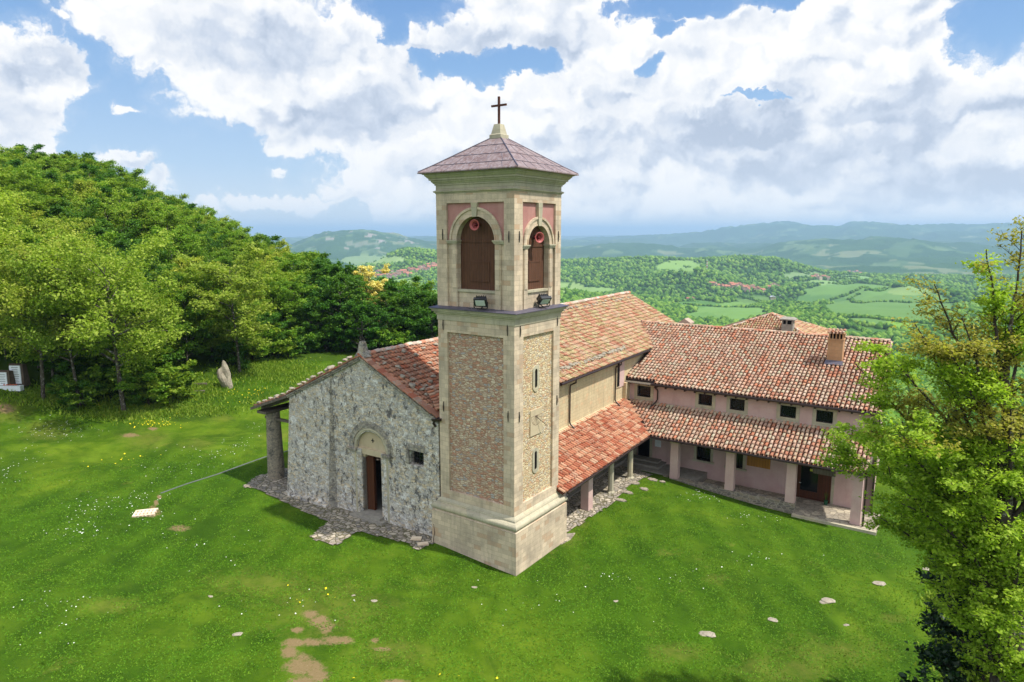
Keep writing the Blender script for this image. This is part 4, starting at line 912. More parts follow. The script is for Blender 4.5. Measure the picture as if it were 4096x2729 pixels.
# cross roof that sheds water away from the tower
cr=roofplane('tower_cricket_roof',(-7.0,1.95,9.1),(-5.55,.75,7.9),(-4.9,1.4,8.35),(-4.9,3.6,9.65),M_TF,church,poly=[(-7.0,1.95,9.1),(-5.55,.75,7.9),(-4.9,.9,8.0),(-4.9,2.4,9.25)],seed=5) if False else None
E0=np.array([-6.95,1.55,8.63]); E1=np.array([-5.45,.55,7.85]); T0=np.array([-4.9,3.0,9.35]); T1=np.array([-4.9,.8,8.25])
U=(E1-E0)/np.linalg.norm(E1-E0); Wd=T0-E0; Wd-=U*(Wd@U); Wd/=np.linalg.norm(Wd); f_=lambda P:((P-E0)@U,(P-E0)@Wd)
cb=slab(E0,U,Wd,[f_(E0),f_(E1),f_(T1),f_(T0)],.05,'cricket_roof',M_UND,church); tiles('clay_tiles',E0,U,Wd,[f_(E0),f_(E1),f_(T1),f_(T0)],M_TF,cb,.26,.36,9)
ridge([tuple(E0),tuple(T0)],M_TS,cb,r=.15,seed=8)
m=MB(); m.hexa([(-5.35,.05,7.30),(-4.85,.0,7.38),(-4.85,.5,7.38),(-5.35,.5,7.30),(-5.45,.0,7.42),(-4.85,-.05,7.52),(-4.85,.5,7.52),(-5.45,.5,7.42)]); m.tube([(-5.3,.18,7.35),(-5.42,.2,7.15),(-5.36,.3,6.95)],.07,7); m.obj('gutter_end',M_GUT,church)
# lean-to on the left with a round column
lr=roofplane('lean_to_roof',(-21.35,.45,5.82),(-21.35,9.0,5.82),(-17.5,9.0,7.22),(-17.5,.45,7.22),M_TF,church,seed=6)
m=MB(); m.hexa([(-21.5,.28,5.62),(-17.5,.28,7.05),(-17.5,.42,7.05),(-21.5,.42,5.62),(-21.5,.28,5.80),(-17.5,.28,7.23),(-17.5,.42,7.23),(-21.5,.42,5.80)])
m.hexa([(-21.3,1.0,5.50),(-17.5,1.0,6.9),(-17.5,1.25,6.9),(-21.3,1.25,5.5),(-21.3,1.0,5.74),(-17.5,1.0,7.1),(-17.5,1.25,7.1),(-21.3,1.25,5.74)])
m.box(-21.3,-17.5,1.25,1.45,4.86,5.02); m.box(-21.1,-20.2,.5,8.9,5.42,5.6); m.obj('lean_to_beams',M_OLDW,church)
m=MB(); m.lathe(-20.72,1.5,[(.60,.2),(.58,.9),(.55,2.2),(.52,3.6),(.47,4.9),(.46,5.45)],24); m.obj('round_column',M_COL,church,False)
# nave
NX0,NX1,NRX=-11.3,-2.62,-8.7; NZE,NZR=8.13,11.63; ns=(NZR-NZE)/(NRX+2.2)
m=MB(); zl=NZR-.52*abs(NX0-NRX)
m.prism([(NX0,-1.5),(NX1,-1.5),(NX1,8.25),(NRX,NZR-.15),(NX0,zl-.1)],9.2,34.8); m.obj('nave_wall',M_ASHN,church)
m=MB(); m.box(-2.64,-2.5,9.0,20.7,4.70,4.80)
g=np.random.default_rng(8); y=9.0
m=MB()
while y<20.6:
    w=g.uniform(.5,1.1); m.hexa([(-2.7,y,4.76),(-2.36,y,4.70),(-2.36,y+w-.02,4.70),(-2.7,y+w-.02,4.76),(-2.7,y,4.90),(-2.34,y,4.76+g.normal(0,.01)),(-2.34,y+w-.02,4.76),(-2.7,y+w-.02,4.90)]); y+=w
m.obj('weathering_ledge',M_ASHN,church)
# pilaster strip, niche with tall window by the wing
m=MB(); m.box(-2.60,-2.35,20.0,20.9,4.6,6.1); m.obj('nave_buttress',M_ASHN,church)
m=MB(); m.box(-2.625,-2.56,19.2,20.1,5.85,8.2); m.obj('niche_plaster',M_PINK,church)
m=MB(); m.box(-2.63,-2.55,18.62,19.2,5.9,8.1); nw=m.obj('tall_window',M_CREAM,church)
m=MB(); m.box(-2.56,-2.535,18.72,19.1,6.0,8.0); m.obj('window_pane',M_GLASS,nw)
m=MB()
for k in range(3): m.tube([(-2.5,18.8+k*.12,6.0),(-2.5,18.8+k*.12,8.0)],.012,4)
for k in range(8): m.tube([(-2.5,18.7,6.1+k*.25),(-2.5,19.1,6.1+k*.25)],.012,4)
m.obj('window_grille',M_IRON,nw)
nr=roofplane('nave_roof_right',(-2.2,8.9,NZE),(-2.2,35.2,NZE),(NRX,35.2,NZR),(NRX,8.9,NZR),M_TN,church,seed=11)
nl=roofplane('nave_roof_left',(NX0-.3,9.0,zl-.16),(NX0-.3,35.2,zl-.16),(NRX,35.2,NZR),(NRX,9.0,NZR),M_TN,church,seed=12,exp=.42)
ridge([(NRX,8.9,NZR+.03),(NRX,35.2,NZR+.03)],M_TS,nr,r=.17,seed=12,dz=.1)
gutter([(-2.08,8.9,NZE-.03),(-2.08,24.3,NZE-.03)],church)
m=MB(); m.box(-2.45,-2.2,8.9,24.2,NZE-.16,NZE-.06); m.obj('eave_board',M_OLDW,church)
pipe([(-2.08,10.95,8.08),(-2.08,10.95,7.85),(-2.5,10.95,7.62),(-2.52,10.95,7.4),(-2.52,10.95,5.1),(-2.45,10.95,4.95),(-2.15,10.95,4.72)],church)
pipe([(-2.08,18.35,8.08),(-2.08,18.35,7.85),(-2.5,18.35,7.62),(-2.52,18.35,7.4),(-2.52,18.35,5.1),(-2.45,18.35,4.95),(-2.1,18.35,4.66)],church)
# side portico roof; the valley with the wing roof runs to the inner corner
def WN(P): # wing frame -> church frame
    return toworld(np.array(P,float),TH_W-TH_N)
vb=WN((.15,17.45,3.0)); vt=WN((-3.15,20.72,4.66))
pe=.62
pr_=roofplane('portico_roof',(pe,4.2,2.98),(pe,vb[1],3.02),(-2.55,vt[1],4.70),(-2.55,4.2,4.72),M_TP,church,poly=[(pe,4.2,2.98),(vb[0],vb[1],3.02),(-2.6,vt[1],4.74),(-2.6,4.2,4.74)],seed=21,exp=.43)
gutter([(pe+.1,4.6,2.93),(pe+.08,10,2.92),(vb[0]+.05,vb[1]-.1,2.93)],church)
m=MB(); m.box(-.5,-.22,4.5,17.6,2.66,2.84); m.box(-2.6,-.1,4.6,4.75,2.84,3.0); m.obj('portico_beam',M_OLDW,church)
m=MB(); 
for (a,b_) in((5.3,6.05),): pass
def pier(nm,x0,x1,y0,y1,z0,z1,mat,par,cap=True,capm=None):
    m=MB(); m.hexa([(x0-.02,y0-.02,z0),(x1+.02,y0-.02,z0),(x1+.02,y1+.02,z0),(x0-.02,y1+.02,z0),(x0,y0,z1),(x1,y0,z1),(x1,y1,z1),(x0,y1,z1)]); o=m.obj(nm,mat,par)
    if cap: MB().box(x0-.07,x1+.07,y0-.07,y1+.07,z1,z1+.09).obj('cap',capm or M_TRIM,o)
    return o
pier('square_pier',-.80,-.22,5.5,6.1,-.3,2.66,M_PINK,church,False)
pier('square_pier',-.64,-.12,9.05,9.66,-.3,2.66,M_PINK,church,False)
def octpier(x,y):
    m=MB(); m.lathe(x,y,[(.21,.22),(.20,1.4),(.19,2.66)],8); o=m.obj('octagonal_pier',M_TRIM,church)
    m=MB(); m.lathe(x,y,[(.36,-.3),(.36,.12),(.33,.2),(.24,.24)],4); m.lathe(x,y,[(.29,.1),(.28,.2),(.22,.28)],8); m.obj('pier_base',M_TRIM,o)
octpier(-.14,12.55); octpier(-.12,15.85)
# portico back wall low part and its steps
m=MB(); m.box(-2.62,-2.3,6.0,20.6,-.5,.5); m.box(-2.3,-2.0,8.0,20.4,-.5,.22); m.obj('portico_bench',M_CONC,church)
# small stones scattered as weights on the roofs
def blob(r,seed,sub=2,sq=(1,1,1)):
    import bmesh
    bm=bmesh.new(); bmesh.ops.create_icosphere(bm,subdivisions=sub,radius=r); g=np.random.default_rng(seed); ph=g.uniform(0,9,6)
    for v in bm.verts:
        c=v.co/r; k=1+.22*math.sin(c.x*2.3+ph[0])*math.cos(c.y*2.9+ph[1])+.16*math.sin(c.z*4.1+ph[2]+c.x*3)+.06*math.sin(c.y*9+ph[3]); v.co=Vector((v.co.x*k*sq[0],v.co.y*k*sq[1],v.co.z*k*sq[2]))
    me=bpy.data.meshes.new('roof_stone'); bm.to_mesh(me); bm.free(); return me
SM=[blob(.17,i,2,(1.15,.9,.62)) for i in range(5)]
for me in SM: me.materials.append(M_ROCK)
def stone(P,me,sc,th,label,group,name='roof_stone'):
    o=bpy.data.objects.new(name,me); COL.objects.link(o); o.location=toworld(P,th); o.rotation_euler=(random.uniform(-.3,.3),random.uniform(-.3,.3),random.uniform(0,6)); o.scale=(sc,sc,sc*random.uniform(.8,1.1)); tag(o,label,'stone',group); return o
g=np.random.default_rng(77)
for i in range(11): # left rake
    f=.04+i*.085+g.normal(0,.012); P=(-17.6+6.5*f,.45,7.28+3.12*f+.2); stone(P,SM[i%5],g.uniform(.8,1.3),TH_N,'pale lichened stone weighing down the tiles along the left slope of the stone front gable','stones along the left gable edge')
for i in range(6):
    f=.06+i*.165; P=(-21.2+3.8*f,.6,5.95+1.38*f+.13); stone(P,SM[(i*2)%5],g.uniform(.8,1.15),TH_N,'pale stone weighing down the lean-to roof tiles above the round column','stones on the lean-to roof')
fz=lambda x:7.50+(-5.15-x)*.5096+.16
for x,y in((-10.2,1.3),(-9.7,1.0),(-9.2,1.6),(-9.9,2.5),(-9.0,2.9),(-8.4,1.1),(-8.0,1.5),(-7.6,1.0),(-7.1,1.3),(-7.3,1.9),(-6.7,1.2),(-6.4,1.5),(-6.9,1.7),(-6.1,1.1),(-5.8,1.3),(-8.9,4.2),(-9.8,4.0),(-10.2,5.2),(-9.6,5.6),(-10.3,6.6),(-7.8,3.2),(-7.5,2.5),(-10.3,3.4),(-6.2,2.0)):
    stone((x,y,fz(x)),SM[int(g.integers(5))],g.uniform(.65,1.1),TH_N,'lichen-grey stone lying on the red tiles between the gable pinnacle and the tower','stones on the front roof slope')
for k in range(34): # row near the eave of the nave
    y=9.3+k*.34+g.normal(0,.05)+(0 if k<12 else .5); t=.75+.035*(k%3)+g.normal(0,.05)
    if y>21.8: break
    stone((-2.2-t,y,NZE+t*ns*-1+.15 if ns<0 else NZE+t*abs(ns)+.15),SM[int(g.integers(5))],g.uniform(.75,1.25),TH_N,'grey lichened stone in the row laid near the eave of the high nave roof','stones in the row by the nave eave')
for k in range(26):
    y=9.6+k*.95+g.normal(0,.15); t=5.75+g.normal(0,.12); stone((-2.2-t,y,NZE+t*abs(ns)+.15),SM[int(g.integers(5))],g.uniform(.7,1.2),TH_N,'grey lichened stone in the row laid just under the ridge of the high nave roof','stones under the nave ridge')

# ------------------------------------------------------------------ wing
wing=thing('portico_wing','pink plastered two-storey wing with pantiled roofs and a ground-floor portico on square piers','building',rz=TH_W)
YW=20.7
wins=[(-1.73,5.43,1.1,.86),(3.10,5.43,1.02,.82),(5.43,5.40,1.04,.82),(8.90,5.39,1.04,.82),(11.23,5.39,1.04,.82)]
def wallwith(x0,x1,z0,z1,y0,y1,holes,topf=None):
    """wall with rectangular holes (xc,zc,w,h)"""
    m=MB(); xs=sorted({x0,x1}|{v for xc,zc,w,h in holes for v in(xc-w/2,xc+w/2)})
    for a,b_ in zip(xs[:-1],xs[1:]):
        mid=(a+b_)/2; hs=sorted([(zc-h/2,zc+h/2) for xc,zc,w,h in holes if xc-w/2<mid<xc+w/2]); z=z0
        for h0,h1 in hs: m.box(a,b_,y0,y1,z,h0); z=h1
        m.box(a,b_,y0,y1,z,z1)
    return m
lows=[(3.15,1.36,1.06,1.16),(5.55,1.36,1.0,1.3)]
doors=[(10.80,.60,2.3,2.5),(-1.66,1.05,1.1,2.0)]
wallwith(-3.25,14.42,-1.8,6.30,YW,YW+.45,wins+lows+doors).obj('front_wall',M_PINK,wing)
# end wall follows the slightly skewed gable
m=MB(); m.add([(14.42,YW,-2.5),(13.3,37.6,-3),(12.9,37.6,-3),(14.0,YW,-2.5),(14.42,YW,6.3),(13.3,37.6,6.2),(12.9,37.6,6.2),(14.0,YW,6.3),(13.88,29.2,9.5),(13.45,29.2,9.5)],
   [(0,1,5,8,4),(3,7,9,6,2),(0,4,7,3),(1,2,6,5),(4,8,9,7),(5,6,9,8),(0,3,2,1)]); m.obj('gable_wall',M_PINK,wing)
MB().box(-3.2,13.2,37.2,37.6,-3,6.4).obj('back_wall',M_PINK,wing)
for i,(xc,zc,w,h) in enumerate(wins):
    m=MB(); fw=.24; y0=YW-.03
    m.box(xc-w/2-fw,xc-w/2,y0,YW+.2,zc-h/2-fw-.03,zc+h/2+fw); m.box(xc+w/2,xc+w/2+fw,y0,YW+.2,zc-h/2-fw-.03,zc+h/2+fw); m.box(xc-w/2,xc+w/2,y0,YW+.2,zc+h/2,zc+h/2+fw); m.box(xc-w/2,xc+w/2,y0,YW+.2,zc-h/2-fw-.03,zc-h/2)
    fr=m.obj('upper_window',M_TRIM,wing)
    m=MB(); m.box(xc-w/2,xc+w/2,YW+.24,YW+.26,zc-h/2,zc+h/2); m.obj('pane',M_GLASS,fr)
    m=MB()
    for k in range(7): m.tube([(xc-w/2+.07+k*(w-.14)/6,YW+.08,zc-h/2),(xc-w/2+.07+k*(w-.14)/6,YW+.08,zc+h/2)],.013,4)
    for k in range(6): m.tube([(xc-w/2,YW+.08,zc-h/2+.07+k*(h-.14)/5),(xc+w/2,YW+.08,zc-h/2+.07+k*(h-.14)/5)],.013,4)
    m.obj('window_grille',M_IRON,fr)
MB().box(-3.2,12.7,YW-.16,YW-.001,4.52,4.66).obj('stone_ledge',M_TRIM,wing)
for xc,zc,w,h in lows:
    m=MB(); fw=.2; y0=YW-.03
    m.box(xc-w/2-fw,xc-w/2,y0,YW+.2,zc-h/2,zc+h/2+fw); m.box(xc+w/2,xc+w/2+fw,y0,YW+.2,zc-h/2,zc+h/2+fw); m.box(xc-w/2,xc+w/2,y0,YW+.2,zc+h/2,zc+h/2+fw); m.box(xc-w/2-fw-.1,xc+w/2+fw+.1,y0-.08,YW+.2,zc-h/2-.14,zc-h/2)
    fr=m.obj('lower_window',M_TRIM,wing); m=MB(); m.box(xc-w/2,xc+w/2,YW+.24,YW+.26,zc-h/2,zc+h/2); m.obj('pane',M_GLASS,fr)
    m=MB()
    for k in range(6): m.tube([(xc-w/2+.08+k*(w-.16)/5,YW+.08,zc-h/2),(xc-w/2+.08+k*(w-.16)/5,YW+.08,zc+h/2)],.013,4)
    m.obj('window_grille',M_IRON,fr)
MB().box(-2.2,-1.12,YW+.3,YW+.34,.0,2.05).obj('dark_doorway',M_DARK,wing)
m=MB(); m.box(-2.42,-2.21,YW-.03,YW+.2,.0,2.1); m.box(-1.11,-.9,YW-.03,YW+.2,.0,2.1); m.box(-2.21,-1.11,YW-.03,YW+.2,2.06,2.25); m.obj('doorway_frame',M_TRIM,wing)
# main glazed door
m=MB(); z0=-.58; m.box(9.65,9.75,YW+.02,YW+.3,z0,1.85); m.box(11.85,11.95,YW-.02,YW+.3,z0,1.85)
m.box(9.75,9.98,YW+.05,YW+.16,z0,1.85); m.box(9.98,11.15,YW+.08,YW+.16,z0,z0+.55); m.box(11.1,11.28,YW+.05,YW+.16,z0,1.85); m.box(11.28,11.85,YW+.03,YW+.1,z0,1.85); m.box(9.98,11.1,YW+.08,YW+.16,1.7,1.85)
dr=m.obj('entrance_door',M_WOOD2,wing); MB().box(9.98,11.1,YW+.11,YW+.13,z0+.55,1.7).obj('door_glass',M_GLASS,dr)
m=MB(); m.tube([(9.92,YW,.5),(10.05,YW-.02,.5)],.02,6); m.obj('handle',M_LAMPG,dr)
m=MB(); m.box(11.98,12.14,YW-.03,YW+.0,z0,1.85); m.obj('door_jamb_strip',M_TRIM,wing)
# board, notice, plant pot
m=MB(); m.box(6.35,7.95,YW-.06,YW-.01,1.05,1.95); o=m.obj('notice_board',M_WOODO); o.rotation_euler=(0,0,TH_W); tag(o,'plain ochre wooden board fixed to the pink wall under the portico','notice board')
m=MB(); m.box(-.68,-.2,YW-.045,YW-.005,1.2,1.72); o=m.obj('white_notice',M_MARB); o.rotation_euler=(0,0,TH_W); tag(o,'small pale notice panel on the wall beside the dark corner doorway','notice')
m=MB(); m.hexa([(11.05,18.92,1.93),(12.4,18.92,1.93),(12.4,18.98,1.93),(11.05,18.98,1.93),(11.0,18.92,2.28),(12.4,18.92,2.28),(12.4,18.98,2.28),(11.0,18.98,2.28)]); m.tube([(11.2,18.95,2.28),(11.2,18.95,2.9)],.01,4); m.tube([(12.2,18.95,2.28),(12.2,18.95,2.9)],.01,4)
o=m.obj('hanging_sign',M_OLDW); o.rotation_euler=(0,0,TH_W); tag(o,'rough dark wooden sign hanging in the portico before the entrance door','sign')
m=MB(); m.box(10.55,10.78,YW+.08,YW+.10,1.42,1.58); o=m.obj('yellow_notice',material('yellow_card',flat(S(206,214,90,.8)))); o.rotation_euler=(0,0,TH_W); tag(o,'small yellow card on the glass of the entrance door','card')
t=thing('potted_plant','little potted plant in a dark green pot beside the brown entrance door','plant pot',tuple(toworld((11.75,YW-.35,-.58),TH_W)),TH_W)
MB().lathe(0,0,[(.10,0),(.13,.28),(.145,.3)],12).obj('pot',material('green_pot',flat(S(50,100,70,.6))),t)
m=MB()
for k in range(7): a=k*.9; m.tube([(0,0,.28),(.05*math.cos(a),.05*math.sin(a),.5),(.12*math.cos(a),.12*math.sin(a),.78+.05*(k%3))],[.012,.01,.004],4)
m.obj('leaves',M_L3,t)
# piers, low wall, terrace
YF=17.95
for x0,z0 in((1.62,-.15),(5.62,-.1),(9.62,-.04)): pier('square_pier',x0,x0+.56,YF,YF+.46,z0,2.62,M_PINK,wing,True,M_CREAM)
pier('square_pier',13.56,14.12,YF,YF+.46,-1.0,2.62,M_PINK,wing,True,M_CREAM)
MB().add([(1.6,YF-.06,-1.2),(10.24,YF-.06,-1.4),(10.24,YF+.5,-1.4),(1.6,YF+.5,-1.2),(1.6,YF-.06,-.05),(10.24,YF-.06,-.05),(10.24,YF+.5,-.05),(1.6,YF+.5,-.05)],[(0,3,2,1),(4,5,6,7),(0,1,5,4),(1,2,6,5),(2,3,7,6),(3,0,4,7)]).obj('low_stone_wall',M_BASE,wing)
m=MB(); m.box(10.2,15.1,YF-.45,YW,-1.6,-.60); m.box(3.5,10.2,YF+.3,YW,-1.6,-.58); m.obj('terrace_floor',M_FLAG,wing)
m=MB(); m.box(-3.1,3.5,YF+.5,YW,-1,-.06); m.box(-3.1,.3,19.2,YW,-.06,.10); m.box(-3.1,-.1,19.9,YW,.10,.24); m.obj('corner_steps',M_CONC,wing)
m=MB(); m.box(10.2,15.12,YF-.62,YF-.43,-1.6,-.58); m.obj('kerb_stones',M_TRIM,wing)
m=MB(); m.box(.3,14.3,YF-.02,YF+.3,2.71,2.86); m.obj('portico_beam',M_OLDW,wing)
# lower roof
lo=roofplane('portico_roof',(.15,17.45,3.02),(14.4,17.45,3.0),(14.4,YW-.02,4.58),(-3.15,YW-.02,4.66),M_TW,wing,poly=[(.15,17.45,3.02),(14.4,17.45,3.0),(14.4,YW-.02,4.58),(-3.15,YW-.02,4.70)],seed=31)
gutter([(.15,17.38,2.95),(14.55,17.38,2.90)],wing)
m=MB(); m.tube([(.15,17.45,3.10),(-3.1,20.66,4.76)],.05,6); m.obj('valley_flashing',M_GUT,wing)
m=MB(); m.hexa([(14.38,17.4,2.84),(14.46,17.4,2.84),(14.46,YW,4.42),(14.38,YW,4.42),(14.38,17.4,3.06),(14.46,17.4,3.06),(14.46,YW,4.64),(14.38,YW,4.64)]); m.obj('verge_board',M_OLDW,wing)
pipe([(14.25,17.4,2.9),(14.28,17.8,2.7),(14.30,17.92,2.5),(14.30,17.92,-.85)],wing,.06)
# upper roof: eave 20.25, ridge 29.2
YE,YR,ZE,ZR=20.25,29.2,6.27,9.66
sl_=(ZR-ZE)/(YR-YE)
xl=lambda y:-3.35+0*y
# nave roof meets it from y=24.15 on: valley from (-2.9,24.2) up to (-5.75,29.3)
va=np.array([-2.95,24.2,ZE+sl_*(24.2-YE)]); vb2=np.array([-5.75,YR,ZR])
up=roofplane('upper_roof_front',(-3.3,YE,ZE),(14.68,YE,ZE),(13.95,YR,ZR),(-5.7,YR,ZR),M_TW,wing,poly=[(-.78,YE-.08,ZE-.03),(14.68,YE-.08,ZE-.03),(13.98,YR,ZR),tuple(vb2),tuple(va),(-3.22,YE+.35,ZE+.13),(-.78,YE+.35,ZE+.13)],seed=41,exp=.405)
ub=roofplane('upper_roof_back',(13.3,38.1,6.3),(-8,38.1,6.3),(-5.7,YR,ZR),(13.95,YR,ZR),M_TW,wing,poly=[(13.3,38.1,6.3),(-8,38.1,6.3),(-5.7,YR,ZR),(13.95,YR,ZR)],seed=42,tiled=True,exp=.42)
ridge([tuple(vb2+[0,0,.03]),(13.98,YR,ZR+.02)],M_TW,up,r=.13,seed=42)
m=MB(); m.tube([(-3.28,YE+.3,ZE+.2),tuple(va+[0,0,.12])],.045,6); m.tube([tuple(va+[0,0,.12]),tuple(vb2+[0,0,.12])],.05,6); m.obj('valley_flashing',M_GUT,up)
gutter([(-3.3,YE+.28,ZE+.05),(-.8,YE+.28,ZE+.03)],wing); gutter([(-.95,YE-.14,ZE-.08),(14.7,YE-.14,ZE-.11)],wing,.10)
m=MB(); m.hexa([(-3.2,YE-.05,ZE-.2),(14.5,YE-.05,ZE-.2),(14.5,YW,ZE-.03),(-3.2,YW,ZE-.03),(-3.2,YE-.05,ZE-.14),(14.5,YE-.05,ZE-.14),(14.5,YW,ZE+.03),(-3.2,YW,ZE+.03)]); m.obj('eave_boards',M_OLDW,wing)
m=MB()
for k in range(24): x=-2.9+k*.75; MB().box(x,x+.11,YE-.02+(.3 if x<-.9 else 0),YW,ZE-.33,ZE-.19).obj('rafter_end',M_GUT,wing)

m=MB(); m.hexa([(14.66,YE-.1,ZE-.2),(14.74,YE-.1,ZE-.2),(14.04,YR,ZR-.14),(13.96,YR,ZR-.14),(14.66,YE-.1,ZE+.10),(14.74,YE-.1,ZE+.10),(14.04,YR,ZR+.12),(13.96,YR,ZR+.12)]); m.obj('verge_flashing',M_GUT,wing)
pipe([(-.62,YE-.14,6.2),(-.62,YE-.14,5.98),(-.58,YW-.2,5.75),(-.58,YW-.1,5.6),(-.58,YW-.1,4.95),(-.62,YW-.3,4.8),(-.85,YW-.75,4.45)],wing)
pipe([(14.5,YE-.1,6.15),(14.5,YW-.1,5.7),(14.5,YW-.12,5.4),(14.46,YW-.12,-1.2)],wing,.06)
# chimneys
def rz_(y): return ZE+sl_*(y-YE)
ch=MB(); cx0,cx1,cy0,cy1=10.38,11.38,25.3,26.1; ch.box(cx0,cx1,cy0,cy1,rz_(cy0)-.3,9.95); chm=ch.obj('brick_chimney',M_TUFO,up)
m=MB(); m.box(cx0-.04,cx1+.04,cy0-.04,cy1+.04,9.95,10.05)
for k in range(5): x=cx0+.02+k*.225; m.box(x,x+.09,cy0+.02,cy0+.1,10.05,10.42); m.box(x,x+.09,cy1-.1,cy1-.02,10.05,10.42)
m.box(cx0-.03,cx1+.03,cy0-.02,cy1+.02,10.42,10.48); m.obj('chimney_vents',M_TUFO,chm)
MB().box(cx0+.12,cx1-.12,cy0+.12,cy1-.12,10.0,10.42).obj('flue',M_DARK,chm)
tiles('chimney_tiles',(cx0-.1,cy0-.12,10.47),(1,0,0),(0,1,.45),[(0,0),(1.2,0),(1.2,.55),(0,.55)],M_TW,chm,.24,.28,3); tiles('chimney_tiles',(cx1+.1,cy1+.12,10.47),(-1,0,0),(0,-1,.45),[(0,0),(1.2,0),(1.2,.55),(0,.55)],M_TW,chm,.24,.28,4)
MB().hexa([(cx0-.12,cy0-.3,rz_(cy0-.3)+.13),(cx1+.12,cy0-.3,rz_(cy0-.3)+.13),(cx1+.08,cy0,rz_(cy0)+.16),(cx0-.08,cy0,rz_(cy0)+.16),(cx0-.12,cy0-.3,rz_(cy0-.3)+.16),(cx1+.12,cy0-.3,rz_(cy0-.3)+.16),(cx1+.08,cy0,rz_(cy0)+.30),(cx0-.08,cy0,rz_(cy0)+.30)]).obj('chimney_flashing',M_LEAD,chm)
# ------------------------------------------------------------------ rear house with pyramid roof
rear=thing('rear_house','lower building behind the wing, only its pale tiled pyramid roof showing over the ridge','building',rz=TH_W)
MB().box(-2.5,7.6,38.5,47.8,-4,7.2).obj('wall',M_PINK,rear)
ax,ay,az_=2.3,43,9.6
rc=[(-3.6,37.8,7.3),(8.4,37.8,7.3),(8.4,48.3,7.3),(-3.6,48.3,7.3)]
b=slab((-3.6,37.8,7.3),(1,0,0),(0,1,0),[(0,0),(12,0),(12,10.5),(0,10.5)],.15,'roof',M_UND,rear)
def tri(E0,E1,A,seed,nm='roof_slope'):
    E0,E1,A=map(lambda a:np.array(a,float),(E0,E1,A)); U=(E1-E0)/np.linalg.norm(E1-E0); Wd=A-E0; Wd-=U*(Wd@U); Wd/=np.linalg.norm(Wd); f=lambda P:((P-E0)@U,(P-E0)@Wd)
    s=slab(E0,U,Wd,[f(E0),f(E1),f(A)],.05,nm,M_UND,rear); tiles('clay_tiles',E0,U,Wd,[f(E0),f(E1),f(A)],M_TN,s,.25,.42,seed)
for k in range(4): tri(rc[k],rc[(k+1)%4],(ax,ay,az_),50+k)
for c_ in rc: ridge([c_,(ax,ay,az_)],M_TS,rear,'hip_tiles',.12,.42,5)
g_=MB(); g_.box(4.0,5.0,39.6,40.4,7.4,9.05); gc=g_.obj('grey_chimney',M_CONC,rear)
m=MB(); m.box(4.0,4.12,39.6,40.4,9.05,9.45); m.box(4.88,5.0,39.6,40.4,9.05,9.45); m.box(4.38,4.5,39.6,39.72,9.05,9.45); m.box(3.8,5.2,39.4,40.6,9.45,9.55); m.hexa([(3.8,39.4,9.55),(5.2,39.4,9.55),(5.2,40.6,9.55),(3.8,40.6,9.55),(4.0,39.9,9.72),(5.0,39.9,9.72),(5.0,40.1,9.72),(4.0,40.1,9.72)]); m.obj('chimney_cap',M_CONC,gc)
MB().box(4.1,4.9,39.7,40.3,9.0,9.4).obj('flue',M_DARK,gc)
m=MB(); m.box(-4.4,-3.6,35.6,36.3,5.5,8.95); sc_=m.obj('small_chimney',M_TUFO,wing)
m=MB(); m.prism([(-4.6,8.95),(-3.4,8.95),(-3.4,9.05),(-4.0,9.42),(-4.6,9.05)],35.4,36.5); m.obj('chimney_gable',M_TS,sc_)
# ------------------------------------------------------------------ trees
def skin(paths,n=5):
    V=[];Q=[];o=0
    for pts,rs in paths:
        pts=np.asarray(pts,float); m=len(pts); T=np.gradient(pts,axis=0); T/=np.linalg.norm(T,axis=1)[:,None]+1e-9
        ref=np.array([0,0,1.]) if abs(T[0,2])<.8 else np.array([1.,0,0]); a=np.cross(T,ref); a/=np.linalg.norm(a,axis=1)[:,None]+1e-9; b=np.cross(T,a)
        th=2*np.pi*np.arange(n)/n
        ringv=pts[:,None]+np.asarray(rs)[:,None,None]*(np.cos(th)[None,:,None]*a[:,None]+np.sin(th)[None,:,None]*b[:,None]); V.append(ringv.reshape(-1,3))
        i=np.arange(m-1)[:,None]*n+np.arange(n)[None]; j=np.arange(m-1)[:,None]*n+(np.arange(n)[None]+1)%n
        Q.append((np.stack([i,j,j+n,i+n],-1)+o).reshape(-1,4)); o+=m*n
    return np.concatenate(V),np.concatenate(Q)
def leaves(C,size,g,flat_=.45,asp=.62,var=.35):
    N=len(C); nrm=g.normal(size=(N,3)); nrm[:,2]=np.abs(nrm[:,2])+flat_; nrm/=np.linalg.norm(nrm,axis=1)[:,None]
    a=g.normal(size=(N,3)); a-=nrm*(a*nrm).sum(1)[:,None]; a/=np.linalg.norm(a,axis=1)[:,None]; b=np.cross(nrm,a)
    s=size*(1+var*g.normal(size=N)).clip(.45,2)[:,None]; d=nrm*s*.16
    V=np.stack([C-a*s*.5,C-b*s*.5*asp+d,C+a*s*.5,C+b*s*.5*asp+d],1).reshape(-1,3); Q=np.arange(N*4).reshape(-1,4); return V,Q
def wobble(p0,p1,n,amp,g,sag=0):
    t=np.linspace(0,1,n)[:,None]; P=p0+(p1-p0)*t; w=g.normal(size=(n,3))*amp; w[0]=0; w=np.cumsum(w,0)*.6; P=P+w*np.sin(t*math.pi*.5); P[:,2]+=sag*np.sin(t[:,0]*math.pi); return P
